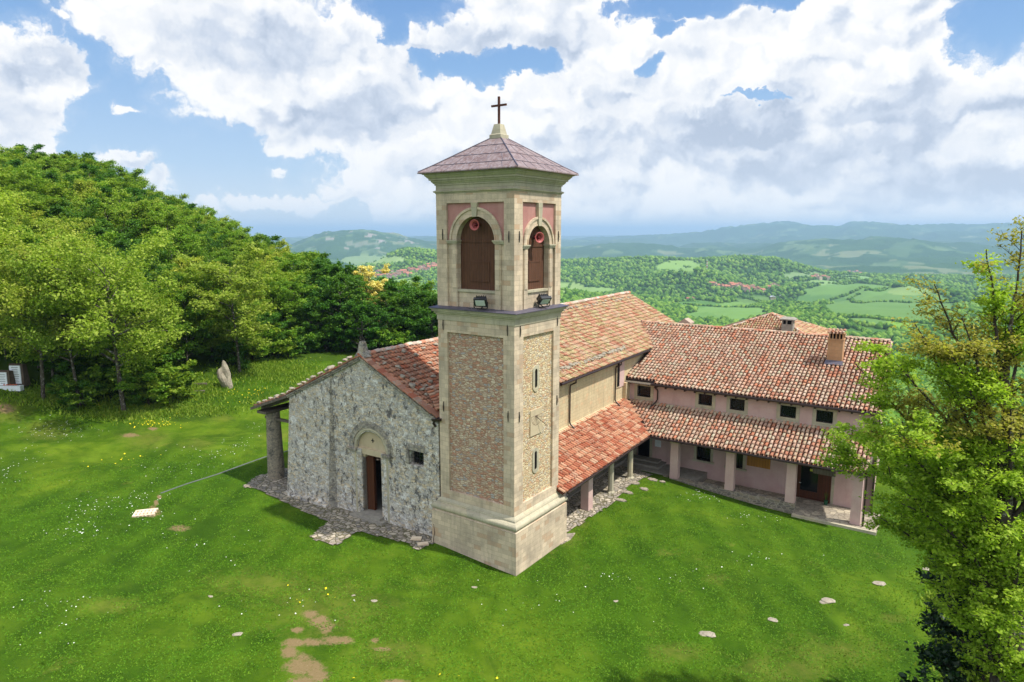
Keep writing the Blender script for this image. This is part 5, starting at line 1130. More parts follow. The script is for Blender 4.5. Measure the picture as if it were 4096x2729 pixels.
def make_tree(seed,H,Rc,h0,nb,nleaf,lsize,lmat,bmat,shape='round',tr=.16,airy=.5,name='deciduous_tree',kids=5,trunkw=.06):
    g=np.random.default_rng(seed); paths=[]; anchors=[]
    lean=g.normal(0,.04*H,2); tp=wobble(np.zeros(3),np.array([lean[0],lean[1],H*.93]),9,trunkw,g); paths.append((tp,np.linspace(tr,tr*.12,9)))
    ft=np.linspace(0,1,9)
    for k in range(nb):
        f=(k+g.uniform(0,1))/nb; h=h0+(H*.9-h0)*f; p0=np.array([np.interp(h/(H*.93),ft,tp[:,i]) for i in range(3)])
        u=(h-h0*.8)/(H-h0*.8)
        prof={'round':math.sqrt(max(.04,1-(2*u-.85)**2*.8)),'cone':1.05-u,'spread':math.sqrt(max(.05,1-(u*1.0-.25)**2*1.3)),'column':.8*math.sqrt(max(.05,1-(2*u-1)**2))+.1}[shape]
        L=Rc*prof*g.uniform(.75,1.15); a=k*2.39996+g.normal(0,.35); up=g.uniform(.1,.55)*(1 if shape!='spread' else .7)+u*.5
        p1=p0+np.array([math.cos(a),math.sin(a),up])*L; P=wobble(p0,p1,7,.06*L/3,g,.05*L); r0=tr*(.5-.32*u)
        paths.append((P,np.linspace(r0,r0*.15,7)))
        for q in range(kids):
            t=g.uniform(.25,1.0); s0=np.array([np.interp(t,np.linspace(0,1,7),P[:,i]) for i in range(3)]); d=(p1-p0)/L+g.normal(0,.75,3); d[2]=d[2]*.6+.15; d/=np.linalg.norm(d)
            l=L*g.uniform(.18,.42); e=s0+d*l; paths.append((wobble(s0,e,4,.03,g),np.linspace(r0*.35,r0*.06,4)))
            for w in np.linspace(.35,1.05,4): anchors.append(s0+d*l*w)
    A=np.array(anchors); anum=max(1,nleaf//len(A)); sp=np.array([.36,.36,.2])*(Rc/3.5)*airy
    C=np.repeat(A,anum,0)+g.normal(size=(len(A)*anum,3))*sp
    V,Q=leaves(C,lsize,g); lm_=npmesh('crown',V,Q); lm_.materials.append(lmat)
    Vb,Qb=skin(paths); bm_=npmesh('trunk',Vb,Qb,True); bm_.materials.append(bmat)
    root=bpy.data.objects.new(name,None); COL.objects.link(root)
    for nm,me in(('trunk',bm_),('crown',lm_)):
        o=bpy.data.objects.new(nm,me); COL.objects.link(o); o.parent=root
    return root
PRO={}
PRO['oak']=[make_tree(101+i,13.5,5.0,3.8,24,24000,.22,M_L1,M_BARK,'spread',.22,.84,'oak_tree',9) for i in range(2)]
PRO['light']=[make_tree(111+i,11,3.1,2.5,22,12000,.225,[M_L2,M_L1,M_L2,M_L1][i],M_BARK,'round',.13,.84,'deciduous_tree',8) for i in range(4)]
PRO['green']=[make_tree(121+i,10.5,3.2,1.5,24,14000,.225,[M_L2,M_L3,M_L2][i],M_BARK,'round',.14,.84,'deciduous_tree',8) for i in range(3)]
PRO['dark']=[make_tree(131+i,8.5,3.4,.5,26,13000,.25,M_L3,M_BARK,'round',.15,.62,'dense_tree',6) for i in range(2)]
PRO['bloss']=[make_tree(141,9.5,2.4,1.0,24,11000,.22,M_L4,M_BARK,'round',.14,.7,'flowering_tree',6)]
PRO['bush']=[make_tree(151+i,2.6,1.9,.1,12,2600,.22,[M_L2,M_L3][i],M_BARKD,'round',.05,.7,'shrub',4,.03) for i in range(2)]
for k,L in PRO.items():
    for o in L: o['used']=0
def plant(kind,i,P,h=None,label='',cat='tree',group=None,rz=None,wide=1.0):
    p=PRO[kind][i%len(PRO[kind])]; base={'oak':13.5,'light':11,'green':10.5,'dark':8.5,'bloss':9.5,'bush':2.6}[kind]
    s=(h or base)/base; rz=random.uniform(0,6.28) if rz is None else rz
    if p['used']==0: p['used']=1; r=p; r.location=P; r.rotation_euler=(0,0,rz); r.scale=(s*wide,s*wide,s)
    else: r=dup(p,P,rz,(s*wide,s*wide,s))
    tag(r,label,cat,group); return r
def gp(X,Y): p=at(X,Y); return (p[0],p[1],zg(p[0],p[1])-.1)
def ground_polar(X,r,Y=535.0):
    d=vray(X,Y); d=d/np.hypot(d[0],d[1]); x,y=CAM[0]+d[0]*r,CAM[1]+d[1]*r; return (x,y,zg(x,y)-.1)
# near trees at the foot of the wood, each by itself
plant('oak',0,gp(285,947),13.8,'largest yellow-green oak with a pale lichened trunk at the front of the left wood',rz=1.0,wide=1.02)
plant('oak',1,gp(184,934),12.2,'oak with a dark bare lower trunk just left of the largest oak',rz=2.2,wide=.85)
plant('oak',0,gp(100,918),13.5,'oak with a leaning lichened trunk between the memorial stones and the dark-trunked oak',rz=4.0,wide=.85)
plant('light',1,gp(551,858),12.0,'thin airy yellow-green oak standing directly behind the upright boulder',rz=.6,wide=1.15)
plant('light',3,gp(308,893),9.5,'small tree half hidden just behind the largest oak',rz=.6,wide=1.0)
plant('oak',1,ground_polar(-60,76),14.5,'oak cut by the left edge of the photo above the memorial stones',rz=3.2,wide=.9)
plant('bloss',0,ground_polar(848,98),11.0,'tree covered in cream-yellow blossom rising behind the dark hedge trees',cat='flowering tree')
def dklab(X,h):
    a='tall' if h>9 else 'low' if h<6.5 else 'middling'
    b='beside the boulder' if X<650 else 'left of the blossoming tree' if X<780 else 'round the foot of the blossoming tree' if X<880 else 'between the blossoming tree and the tower'
    return a+' dense dark-green tree in the hedge-like belt '+b
DK='dense dark-green round tree in the belt between the wood and the old church front'
for X,r,h in((735,93,8.2),(700,97,8.5),(775,92,9.0),(800,98,9.6),(760,102,11.0),(890,96,7.6),(930,98,8.0),(965,100,8.4),(1000,98,8.6),(1035,100,8.6),(860,92,6.0),(950,94,6.2),(990,93,6.6),(820,90,6.8),(700,90,5.5),(590,84,4.6),(610,87,5.0),(915,101,9.2)):
    plant('dark',int(X),ground_polar(X,r),h,dklab(X,h),group='dark trees between the wood and the church',wide=1.08)
# the wooded hill
HL='spring-green tree in the dense wood on the slope of the left-hand hill'
def hlab(k,X,r):
    a='airy yellow-green tree' if k=='light' else 'full fresh-green tree'
    b='on the skyline' if r>150 else 'high up' if r>125 else 'halfway up' if r>102 else 'low down'
    c='by the left edge' if X<160 else 'above the oaks' if X<430 else 'above the upright boulder' if X<620 else 'nearest the church'
    return a+' '+b+' on the wooded hill, '+c
r_=88; cnt=0; gt=np.random.default_rng(99)
while r_<176:
    step=4.3+(r_-80)*.018
    x0,x1=-110,1000; dX=step/r_*1569
    X=x0+gt.uniform(0,dX)
    rstart=lambda X:np.interp(X,[-100,0,150,330,450,560,640,720,800,1000],[72,74,74,72,76,84,88,96,100,104]); rend=lambda X:np.interp(X,[-100,0,400,600,700,800,900,1000],[174,172,168,160,145,130,122,116])
    while X<x1:
        if rstart(X)<r_<rend(X):
            P=ground_polar(X+gt.normal(0,dX*.18),r_+gt.normal(0,step*.25)); k=['light','green','light','green','green'][int(gt.integers(5))]
            h=gt.uniform(8.2,11.5)*(1 if r_>100 else .95); 
            if X>720: h=min(h,9.5); k='green'
            plant(k,int(gt.integers(9)),P,h,hlab(k,X,r_),group='trees of the wood on the left-hand hill',wide=gt.uniform(.95,1.2)); cnt+=1
        X+=dX*gt.uniform(.85,1.15)
    r_+=step*.9
for X,r in [(x,rr) for x in range(-80,720,60) for rr in (76,82)]:
    if r<np.interp(X,[-100,400,560,640,720],[70,74,84,88,92]): continue
    plant(['light','green'][int(gt.integers(2))],int(gt.integers(9)),ground_polar(X+gt.normal(0,14),r+gt.normal(0,1.5)),gt.uniform(7.5,10.5),hlab('light',X,r),group='trees of the wood on the left-hand hill',wide=gt.uniform(.95,1.2)); cnt+=1
BL='low green shrub under the edge of the left-hand wood'
for k in range(95):
    X=gt.uniform(95,1010); X=X if not 400<X<500 else X+90; r=np.interp(X,[-100,0,150,330,450,560,640,720,800,1000],[69,70,69,67,72,80,84,90,90,92])+gt.uniform(0,9)
    plant('bush',k,ground_polar(X,r),gt.uniform(1.4,3.2),'low green shrub under the edge of the wood '+('behind the front oaks' if X<420 else 'near the upright boulder' if X<640 else 'at the foot of the dark trees'),'shrub','shrubs under the wood edge',wide=1.1)
# slope below the platform on the far side of the church: scattered trees
for X,Y,h in((2060,905,4),(2110,930,5),(2150,900,6),(2200,930,6),(2260,900,7),(2320,930,7),(2040,880,4.5),(2090,880,5),(2230,860,7),(2330,860,8)):
    d=vray(X,Y); d/=np.hypot(d[0],d[1]); r=100+abs(X-2040)*.05; x,y=CAM[0]+d[0]*r,CAM[1]+d[1]*r
    plant('green',int(X),(x,y,zg(x,y)-.2),h,'bright green young tree on the slope falling away behind the pink wing',group='young trees below the rear lawn')
print('hill trees',cnt)
# the big tree on the right, close to the camera, grown limb by limb
def big_tree():
    g=np.random.default_rng(2024); base=ground_polar(2345,25.0,1500.0); bx,by,bz=base
    t=thing('oak_tree','big airy oak on the right, long limbs reaching towards the pink wing','tree',(bx,by,bz))
    paths=[];anch=[]; tipc=[]
    H=17.6-bz+.6
    # view-aligned frame only for measuring out the limbs seen in the photo: (sideways, depth, height)
    sx=np.array([math.cos(YAW),math.sin(YAW),0]); sy=np.array([-math.sin(YAW),math.cos(YAW),0])
    def P(a,d,h): return sx*(a-1.75*h/17)+sy*d+np.array([0,0,h])
    def limb(pts,r0,r1,n=16,name='limb',lv=0,dens=1.0,kids=9):
        pts=[np.asarray(p,float) for p in pts]; c=np.array(pts); L=np.concatenate([[0],np.cumsum(np.linalg.norm(np.diff(c,axis=0),axis=1))]); tt=np.linspace(0,L[-1],n)
        Q=np.stack([np.interp(tt,L,c[:,i]) for i in range(3)],1); k=np.array([.25,.5,.25])
        for _ in range(2):
            Q[1:-1]=.25*Q[:-2]+.5*Q[1:-1]+.25*Q[2:]
        Q[1:]+=np.cumsum(g.normal(size=(n-1,3))*.012*L[-1]/3,0); paths.append((Q,np.linspace(r0,r1,n)))
        D=L[-1]
        if lv<2:
            for j in range(int(kids)):
                f=g.uniform(.22 if lv==0 else .1,1.0); i=min(n-2,int(f*(n-1))); s=Q[i]; dirn=Q[i+1]-Q[i]; dirn/=np.linalg.norm(dirn)+1e-9
                side=g.normal(size=3); side-=dirn*(side@dirn); side/=np.linalg.norm(side); dd=dirn*.75+side*.75; dd[2]=dd[2]*.75+.10; dd/=np.linalg.norm(dd)
                l=D*g.uniform(.18,.34)*(1.1-f*.55); e=s+dd*l; mid=s+dd*l*.5+g.normal(size=3)*.06*l+np.array([0,0,.05*l])
                rr=max(.006,np.interp(f,[0,1],[r0,r1])*.5); limb([s,mid,e],rr,max(.004,rr*.25),7,'',lv+1,dens,8 if lv==0 else 5)
        if lv>=1 or True:
            st=.14
            m=int(D/st)
            for q in range(m):
                f=(q+g.uniform(0,1))/m
                if lv==0 and f<.55: continue
                if lv==1 and f<.25: continue
                s=np.array([np.interp(f,np.linspace(0,1,n),Q[:,i]) for i in range(3)]); anch.append(s+g.normal(size=3)*[.07,.07,.04]); tipc.append(dens)
    tr=[P(.0,0,0),P(-.05,.1,3),P(.1,0,6),P(.0,.1,9),P(.15,0,12),P(.1,.1,14.4),P(.25,0,H-2.4)]
    q=np.array(tr); paths.append((q,np.array([.42,.34,.29,.24,.17,.10,.03])))
    tr2=[P(.9,.9,0),P(1.1,1.0,4),P(1.5,1.1,9),P(1.6,1.0,14),P(1.9,1.0,15.8)]; paths.append((np.array(tr2),np.array([.3,.24,.18,.08,.02])))
    def on(h): 
        hs=[p[2] for p in tr]; return np.array([np.interp(h,hs,q[:,i]) for i in range(3)])
    L=[ (3.2,[(-1.2,.6,4.0),(-2.6,1.2,4.3),(-3.9,1.6,4.2)]),(4.0,[(-1.6,-.3,5.2),(-3.2,-.2,6.0),(-4.9,.2,6.3)]),
        (5.0,[(-1.5,.8,6.4),(-3.4,1.7,7.2),(-5.4,2.4,7.7),(-6.9,2.8,8.1)]),(6.0,[(-1.8,-.6,7.6),(-3.7,-.8,8.8),(-5.7,-.7,9.6),(-7.0,-.5,9.9)]),
        (6.8,[(-1.4,1.0,8.2),(-3.0,2.2,9.3),(-4.9,3.2,10.1),(-6.7,3.8,10.4)]),(7.6,[(-1.5,.0,9.2),(-3.3,.1,10.4),(-5.0,.3,11.3),(-6.6,.4,11.7)]),
        (8.6,[(-1.3,-.8,10.2),(-2.8,-1.4,11.5),(-4.3,-1.8,12.4),(-5.4,-2.0,12.8)]),(9.4,[(-1.2,.9,11.0),(-2.5,1.6,12.4),(-3.7,2.2,13.6),(-4.6,2.5,14.3)]),
        (10.4,[(-1.0,.0,12.0),(-2.1,-.1,13.6),(-3.1,-.2,15.0),(-3.7,-.3,15.9)]),(11.4,[(-.8,-.6,13.2),(-1.6,-1.0,14.8),(-2.3,-1.2,16.2)]),
        (12.2,[(-.6,.5,13.9),(-1.2,.9,15.6),(-1.7,1.2,17.0)]),(13.0,[(-.3,.0,14.8),(-.6,-.1,16.6),(-.8,.0,18.0)]),(13.6,[(.3,.3,15.3),(.6,.4,17.0),(.8,.5,18.5)]),
        (4.5,[(1.2,.8,6.0),(2.8,1.2,7.2),(4.4,1.5,8.0)]),(7.0,[(1.3,-.6,8.6),(2.7,-1.0,10.0),(4.2,-1.2,11.0)]),(9.5,[(1.1,.4,11.3),(2.3,.6,13.0),(3.3,.7,14.3)]),(11.5,[(.8,-.4,13.2),(1.6,-.8,15.2),(2.1,-1.0,16.6)]),
        (3.6,[(.2,-1.3,4.8),(-.8,-2.6,5.6),(-1.6,-3.8,6.0)]),(6.4,[(-.4,-1.5,8.0),(-1.3,-3.0,9.2),(-2.0,-4.0,9.8)]),(8.0,[(.2,1.6,9.6),(-.6,3.2,11.0),(-1.3,4.6,11.9)]),(5.4,[(-.3,1.7,6.8),(-1.0,3.4,7.8),(-1.6,5.0,8.4)]),
        (2.4,[(-.9,-.8,3.2),(-2.0,-1.5,3.4),(-3.0,-2.0,3.2)]),(10.2,[(-.2,-1.2,11.6),(-.8,-2.2,13.0),(-1.2,-3.0,13.9)]),(4.4,[(-1.0,-1.0,5.6),(-2.3,-2.1,6.6),(-3.6,-2.8,7.1)])]
    L+=[(8.2,[(-1.0,2.0,9.6),(-2.2,3.6,10.6),(-3.4,4.6,11.2)]),(9.8,[(.9,-1.0,11.2),(1.7,-1.6,12.8),(2.4,-2.0,13.8)]),(10.8,[(-.9,1.3,12.4),(-1.9,2.4,13.8),(-2.6,3.0,14.8)]),(12.6,[(.9,.9,14.0),(1.7,1.4,15.4),(2.3,1.6,16.2)]),(8.8,[(-1.5,.5,10.2),(-3.2,.9,11.6),(-4.6,1.1,12.4)]),(7.2,[(1.6,1.6,8.6),(3.0,2.6,9.8),(4.2,3.0,10.6)]),(11.0,[(-1.0,-.8,12.8),(-2.0,-1.3,14.4),(-2.8,-1.6,15.4)]),(6.0,[(1.8,.2,7.0),(3.6,.3,8.0),(5.0,.4,8.6)])]
    for h,pts in L:
        s=on(h); u=h/H; kk=np.interp(h,[2,4,6,8,14],[.20,.30,.47,.66,.88]); limb([s]+[P(p[0]*kk,(p[1]*.85 if p[1]>0 else p[1]*.5),p[2]+(.9 if h<8 else .2)) for p in pts],.125*(1-u*.62),.016,18,'',0,1.0,22 if len(pts)>3 else 17)
    A=np.array(anch); print('anchors',len(A))
    hz=A[:,2]
    lat=A@sx
    brz=(hz>12.8)&(lat<.0)&(vnoise(A[:,2]*.9,lat*.9,4)>.45)
    for nm,mask,mat,n,sz in(('crown',~brz,M_L5,14,.105),('upper_foliage',brz,M_L6,8,.10)):
        a=A[mask]; 
        if not len(a): continue
        C=np.repeat(a,n,0)+g.normal(size=(len(a)*n,3))*[.13,.13,.05]
        V,Q=leaves(C,sz,g,.9,.6); o=link(nm,npmesh(nm,V,Q),mat,t); print(nm,len(Q))
    Vb,Qb=skin([p for p in paths[:2]],12); link('trunk',npmesh('trunk',Vb,Qb,True),M_BARK,t)
    Vb,Qb=skin(paths[2:],5); link('limbs',npmesh('limbs',Vb,Qb,True),M_BARKD,t)
big_tree()
iv=make_tree(301,9.0,1.75,.1,44,26000,.16,M_IVY,M_BARKD,'column',.2,.75,'ivy_clad_tree',7); P=ground_polar(2262,28.5,1450.0); iv.location=P; tag(iv,'dark ivy-covered tree standing behind the low limbs of the big right-hand oak','ivy-clad tree')
iv2=make_tree(302,4.6,1.9,.05,34,16000,.15,M_IVY,M_BARKD,'round',.1,.8,'dark_shrub',6); P=ground_polar(2280,25.5,1500.0); iv2.location=P; tag(iv2,'dark shrub at the foot of the big right-hand oak, by the bottom right corner','shrub')
# ------------------------------------------------------------------ far woods as one mass of crowns
def far_woods():
    V,wv,r,px,py,w,az=HILLW; g=np.random.default_rng(5)
    n=560; na=1000
    N=120000; rr=np.exp(g.uniform(math.log(175),math.log(4200),N*3)); keep=g.uniform(size=len(rr))<np.clip((rr/1600)**.55,.25,1); rr=rr[keep][:N]
    aa=g.uniform(np.radians(-39),np.radians(39),len(rr))
    ri=np.clip(np.round(np.log(rr/RSPLIT)/math.log(32000/RSPLIT)*(n-1)).astype(int),0,n-1); ai=np.clip(np.round((aa-AZV[0])/(AZV[-1]-AZV[0])*(na-1)).astype(int),0,na-1)
    idx=ri*na+ai; f=wv[idx]>.5
    x=CAM[0]+rr*(np.sin(aa)*math.cos(YAW)-np.cos(aa)*math.sin(YAW)); y=CAM[1]+rr*(np.sin(aa)*math.sin(YAW)+np.cos(aa)*math.cos(YAW))
    # clearings
    dn=fbm(x/90,y/90,81,4)+.35*fbm(x/500,y/500,82,3)
    f&=(dn>-.55)|(rr<900)
    # hedges and lone trees on the fields
    x,y,rr=x[f],y[f],rr[f]
    M=400000; r2=np.exp(g.uniform(math.log(900),math.log(3600),M)); a2=g.uniform(np.radians(-39),np.radians(39),M)
    x2=CAM[0]+r2*(np.sin(a2)*math.cos(YAW)-np.cos(a2)*math.sin(YAW)); y2=CAM[1]+r2*(np.sin(a2)*math.sin(YAW)+np.cos(a2)*math.cos(YAW))
    ri=np.clip(np.round(np.log(r2/RSPLIT)/math.log(32000/RSPLIT)*(n-1)).astype(int),0,n-1); ai=np.clip(np.round((a2-AZV[0])/(AZV[-1]-AZV[0])*(na-1)).astype(int),0,na-1)
    h2=(wv[ri*na+ai]<.5)&((np.abs(fbm(x2/420,y2/420,93,2))<.009)|(np.abs(fbm(x2/600,y2/380,95,2))<.006)); nh=int(h2.sum()); print('hedge',nh)
    x=np.concatenate([x,x2[h2]]); y=np.concatenate([y,y2[h2]]); rr=np.concatenate([rr,r2[h2]]); N=len(x); z=Z(x,y)
    s=g.uniform(2.6,5.2,N)*np.interp(rr,[175,600,1500,4200],[.8,.95,1.2,2.0]); s[N-nh:]*=.62
    import bmesh
    bm=bmesh.new(); bmesh.ops.create_icosphere(bm,subdivisions=1,radius=1); v0=np.array([v.co[:] for v in bm.verts]); f0=np.array([[v.index for v in q.verts] for q in bm.faces]); bm.free()
    near=rr<900
    for nm,sel in (('near_woods',None),):
        V=np.empty((N,len(v0),3),np.float32); rot=g.uniform(0,6.28,N); c,sn=np.cos(rot)[:,None],np.sin(rot)[:,None]
        jit=1+g.normal(0,.16,(N,len(v0)))
        vx=(v0[None,:,0]*c-v0[None,:,1]*sn)*jit; vy=(v0[None,:,0]*sn+v0[None,:,1]*c)*jit; vz=v0[None,:,2]*jit*1.15
        V[:,:,0]=x[:,None]+vx*s[:,None]; V[:,:,1]=y[:,None]+vy*s[:,None]; V[:,:,2]=z[:,None]+(vz+.45)*s[:,None]
        Q=(f0[None]+(np.arange(N)*len(v0))[:,None,None]).reshape(-1,3)
        me=npmesh('distant_woods',V.reshape(-1,3),Q,True)
    def mw(nt,tc):
        ri=nt.new('ShaderNodeNewGeometry').outputs['Random Per Island']; n=nt.noise(tc,.45,4,.7); b=nt.noise(tc,.0022,4,.6)
        c=nt.ramp(nt.math('ADD',nt.math('MULTIPLY',ri,.7),nt.math('MULTIPLY',n,.3)),[(.1,S(54,94,36,.56)),(.45,S(92,134,46,.62)),(.8,S(132,166,66,.66)),(1,S(158,184,90,.68))])
        c=nt.mix(nt.mr(b,.42,.6,0,.6),c,nt.mix(1.0,c,(.5,.62,.6,1),'MULTIPLY'))
        return c,nt.bump(n,.9,1.2)
    o=link('distant_woods',me,material('distant_wood_foliage',mw,.95,.05)); tag(o,'continuous woods and hedgerows covering the far hills and valley beyond the church','woods',kind='stuff'); print('far crowns',N)
far_woods()
# ------------------------------------------------------------------ villages
def house_kind(w,d,h,rh,wm,rm):
    t=bpy.data.objects.new('village_house',None); COL.objects.link(t)
    MB().prism([(-w/2,-4),(w/2,-4),(w/2,h),(0,h+rh*.95),(-w/2,h)],-d/2,d/2).obj('wall',wm,t)
    m=MB()
    for s in(-1,1): m.hexa([(s*(w/2+.6),-d/2-.6,h-.4),(0,-d/2-.6,h+rh),(0,d/2+.6,h+rh),(s*(w/2+.6),d/2+.6,h-.4),(s*(w/2+.6),-d/2-.6,h-.05),(0,-d/2-.6,h+rh+.35),(0,d/2+.6,h+rh+.35),(s*(w/2+.6),d/2+.6,h-.05)])
    m.obj('roof',rm,t)
    m=MB()
    for k in range(int(w/3)): 
        for z in(1.5,4.4): 
            if z+1.4<h: m.box(-w/2+1+k*3,-w/2+2.1+k*3,-d/2-.06,-d/2,z,z+1.4)
    for k in range(int(d/3)):
        for z in(1.5,4.4):
            if z+1.4<h:
                for s in(-1,1): m.box(*sorted((s*(w/2+.06),s*w/2)),-d/2+1+k*3,-d/2+2.1+k*3,z,z+1.4)
    m.obj('windows',M_DARK,t); return t
M_RR=material('village_roof',flat(S(196,130,104,.66),.3,.4)); M_RR2=material('village_roof_brown',flat(S(170,128,108,.6),.3,.4)); M_GR=material('metal_barn_roof',flat(S(190,196,206,.7),.1))
HK=[house_kind(9,12,6.5,2.6,M_CREAM,M_RR),house_kind(8,9,8,2.2,M_WHITE,M_RR2),house_kind(11,15,5.5,2.8,M_PINK,M_RR)]
used=set()
def vh(X,Y,k,s,label,group,rz=None,cat='house'):
    p=at(X,Y); P=(p[0],p[1],p[2]); rz=random.uniform(0,3.14) if rz is None else rz
    if k not in used: used.add(k); r=HK[k]; r.location=P; r.rotation_euler=(0,0,rz); r.scale=(s,)*3
    else: r=dup(HK[k],P,rz,s)
    tag(r,label,cat,group)
gv=np.random.default_rng(12)
for k,(X,Y) in enumerate([(1642,658),(1650,661),(1658,659),(1664,662),(1671,664),(1680,657),(1684,661),(1690,659),(1694,663),(1700,660),(1706,663),(1711,665),(1716,662),(1722,666),(1728,664),(1734,668),(1740,667),(1746,670),(1636,656),(1697,657),(1719,669),(1752,672)]):
    vh(X,Y,int(gv.integers(3)),1.15,'terracotta-roofed house in the village strung along the hillside below the pointed knoll','houses of the village below the knoll')
for X,Y in((1772,660),(1779,658),(1785,661),(1790,663),(1768,663)): vh(X,Y,int(gv.integers(3)),1.05,'pinkish house in the small hamlet just right of the hillside village','houses of the hamlet right of the village')
for X,Y in((1868,641),(1876,638),(1884,643),(1893,640),(1902,644),(1950,626),(1960,628),(1968,625),(1978,630)): vh(X,Y,int(gv.integers(3)),1.25,'pale far-off house among the fields above the green meadows on the right','far houses above the meadows')
for k in range(34):
    X=[832,850,865,873,880,888,895,902,910,918,926,934,942,950,958,966,974,982,990,997,965,976,988,998,940,905,893,870,985,995,1000,915,948,858][k]; Y=np.interp(X,[830,900,950,1000],[632,634,628,612])+gv.uniform(-6,6)
    vh(X,Y,int(gv.integers(3)),1.45,'tiny pale house of the far valley village seen between the wood and the tower','houses of the far valley village')
for X,Y in((1583,691),(1592,690)): vh(X,Y,0,.9,'lone farmhouse in the meadows left of the hillside village','lone meadow farmhouses')
bk=house_kind(12,26,4,1.6,M_CREAM,M_GR); bk.name='barn'; p=at(1775,685); bk.location=tuple(p); bk.rotation_euler=(0,0,.4); tag(bk,'long barn with a pale metal roof at the top of the green meadows','barn')
b2=dup(bk,tuple(at(1800,682)),1.0,.7,label='smaller metal-roofed barn just right of the long barn')
# mast on the knoll
p=at(1624,622); mast=thing('radio_mast','red and white lattice mast on top of the pointed wooded knoll above the village','mast',(p[0],p[1],p[2]+2)); 
m1=MB();m2=MB()
for k in range(8):
    z0,z1=k*4.2,k*4.2+4.2; w0,w1=1.8*(1-k/9),1.8*(1-(k+1)/9); mm=m1 if k%2 else m2
    for a,b_ in((1,1),(1,-1),(-1,1),(-1,-1)): mm.tube([(a*w0,b_*w0,z0),(a*w1,b_*w1,z1)],.32,4)
    for a,b_ in(((1,1),(-1,-1)),((1,-1),(-1,1))): mm.tube([(a[0]*w0,a[1]*w0,z0),(b_[0]*w1,b_[1]*w1,z1)],.2,4)
m1.obj('white_sections',M_MARB,mast); m2.obj('red_sections',material('mast_red',flat(S(210,90,60,.8))),mast)
# far road
m=MB(); pts=[at(x,y)+np.array([0,0,.6]) for x,y in((1712,741),(1760,743),(1800,748),(1840,752),(1880,757),(1930,764),(1990,771))]
for a,b_ in zip(pts[:-1],pts[1:]):
    d=b_-a; s=np.cross(d,(0,0,1.)); s/=np.linalg.norm(s); s*=2.6; m.add([a-s,a+s,b_+s,b_-s],[(0,1,2,3)])
o=m.obj('valley_road',M_CONC); o['kind']='structure'
# ------------------------------------------------------------------ things on the lawn
def slabpoly(name,pts,h,mat,label,cat,px=True,sub=.0):
    P=[at(*q) if px else np.array([q[0],q[1],zg(q[0],q[1])]) for q in pts]; n=len(P)
    o=MB().add([(p[0],p[1],p[2]-.25) for p in P]+[(p[0],p[1],p[2]+h) for p in P],[tuple(range(n)),tuple(range(n,2*n))]+[(i,(i+1)%n,n+(i+1)%n,n+i) for i in range(n)]).obj(name,mat)
    if label: tag(o,label,cat)
    return o
# paving that hugs the church: draped grid with ragged edge
def drape(name,poly,h,mat,step=.18,rag=.18,frame=None):
    poly=np.array(poly,float); x=np.arange(poly[:,0].min()-.3,poly[:,0].max()+.3,step); y=np.arange(poly[:,1].min()-.3,poly[:,1].max()+.3,step); X,Y=np.meshgrid(x,y)
    jx=X+rag*fbm(X*2.1,Y*2.1,31,3); jy=Y+rag*fbm(X*2.1,Y*2.1,32,3)
    ins=inpoly(jx,jy,poly); W=toworld(np.stack([X,Y,0*X],-1),frame) if frame else np.stack([X,Y,0*X],-1)
    zz=Z(W[...,0].ravel(),W[...,1].ravel()).reshape(X.shape)+h+.02*fbm(X*4,Y*4,33,2)-np.where(ins,0,.0)
    W[...,2]=zz; n=len(x); i=np.arange(len(y)-1)[:,None]*n+np.arange(n-1)[None]; Q=np.stack([i,i+1,i+n+1,i+n],-1).reshape(-1,4)
    k=ins.ravel()[Q].all(1); Q=Q[k]; us,inv=np.unique(Q,return_inverse=True); me=npmesh(name,W.reshape(-1,3)[us],inv.reshape(-1,4)); o=link(name,me,mat); o['kind']='structure'; return o
def pn_(X,Y): p=at(X,Y); return toworld(p,-TH_N)[:2]
pv=[pn_(556,1118),pn_(578,1100),pn_(600,1092)]+[(-21.4,3.4),(-17.6,3.4),(-17.6,.6),(-5.2,.6)]+[pn_(1000,1250),pn_(958,1268),pn_(930,1250),pn_(820,1224),pn_(800,1240),pn_(775,1257),pn_(740,1250),pn_(705,1236),pn_(730,1215),pn_(752,1202),pn_(700,1180),pn_(650,1155),pn_(600,1132)]
drape('cobbled_apron',pv,.045,M_PAVE,.16,.16,TH_N)
drape('portico_paving',[(-2.7,5),(.1,5),(.25,8),(.4,11),(.2,14),(.5,17.9),(-3,18.5)],.05,M_PAVE,.16,.2,TH_W)
gs=np.random.default_rng(31)
FS='worn flat stone slab set in the grass beside the portico of the church'
for X,Y,w,d in((1475,1092,.9,.55),(1500,1103,.8,.55),(1455,1110,1.0,.6),(1480,1125,.7,.5),(1508,1086,.7,.6),(1440,1132,1.0,.5),(1425,1150,.9,.45),(1405,1117,1.1,.7),(1418,1098,.7,.5),(1462,1080,.8,.5),(1388,1128,.6,.4),(1530,1095,.5,.4),(1522,1108,.5,.35)):
    p=at(X,Y); n=6; a0=gs.uniform(0,1); V=[(w/2*math.cos(a0+k*6.283/n)*gs.uniform(.85,1.15),d/2*math.sin(a0+k*6.283/n)*gs.uniform(.85,1.15)) for k in range(n)]
    o=MB().prism(V,-.15,.05,'z').obj('stone_slab',M_FLAG); o.location=(p[0],p[1],p[2]+.01); o.rotation_euler=(0,0,TH_W+gs.normal(0,.1)); tag(o,FS,'stone slab','worn slabs beside the portico')
o=slabpoly('stone_slab',[(1302,1228),(1322,1226),(1312,1240),(1290,1252),(1286,1240)],.05,M_FLAG,'irregular pale slab at the right rear corner of the tower base','stone slab')
m=MB(); a,b_=at(958,1240),at(985,1253)
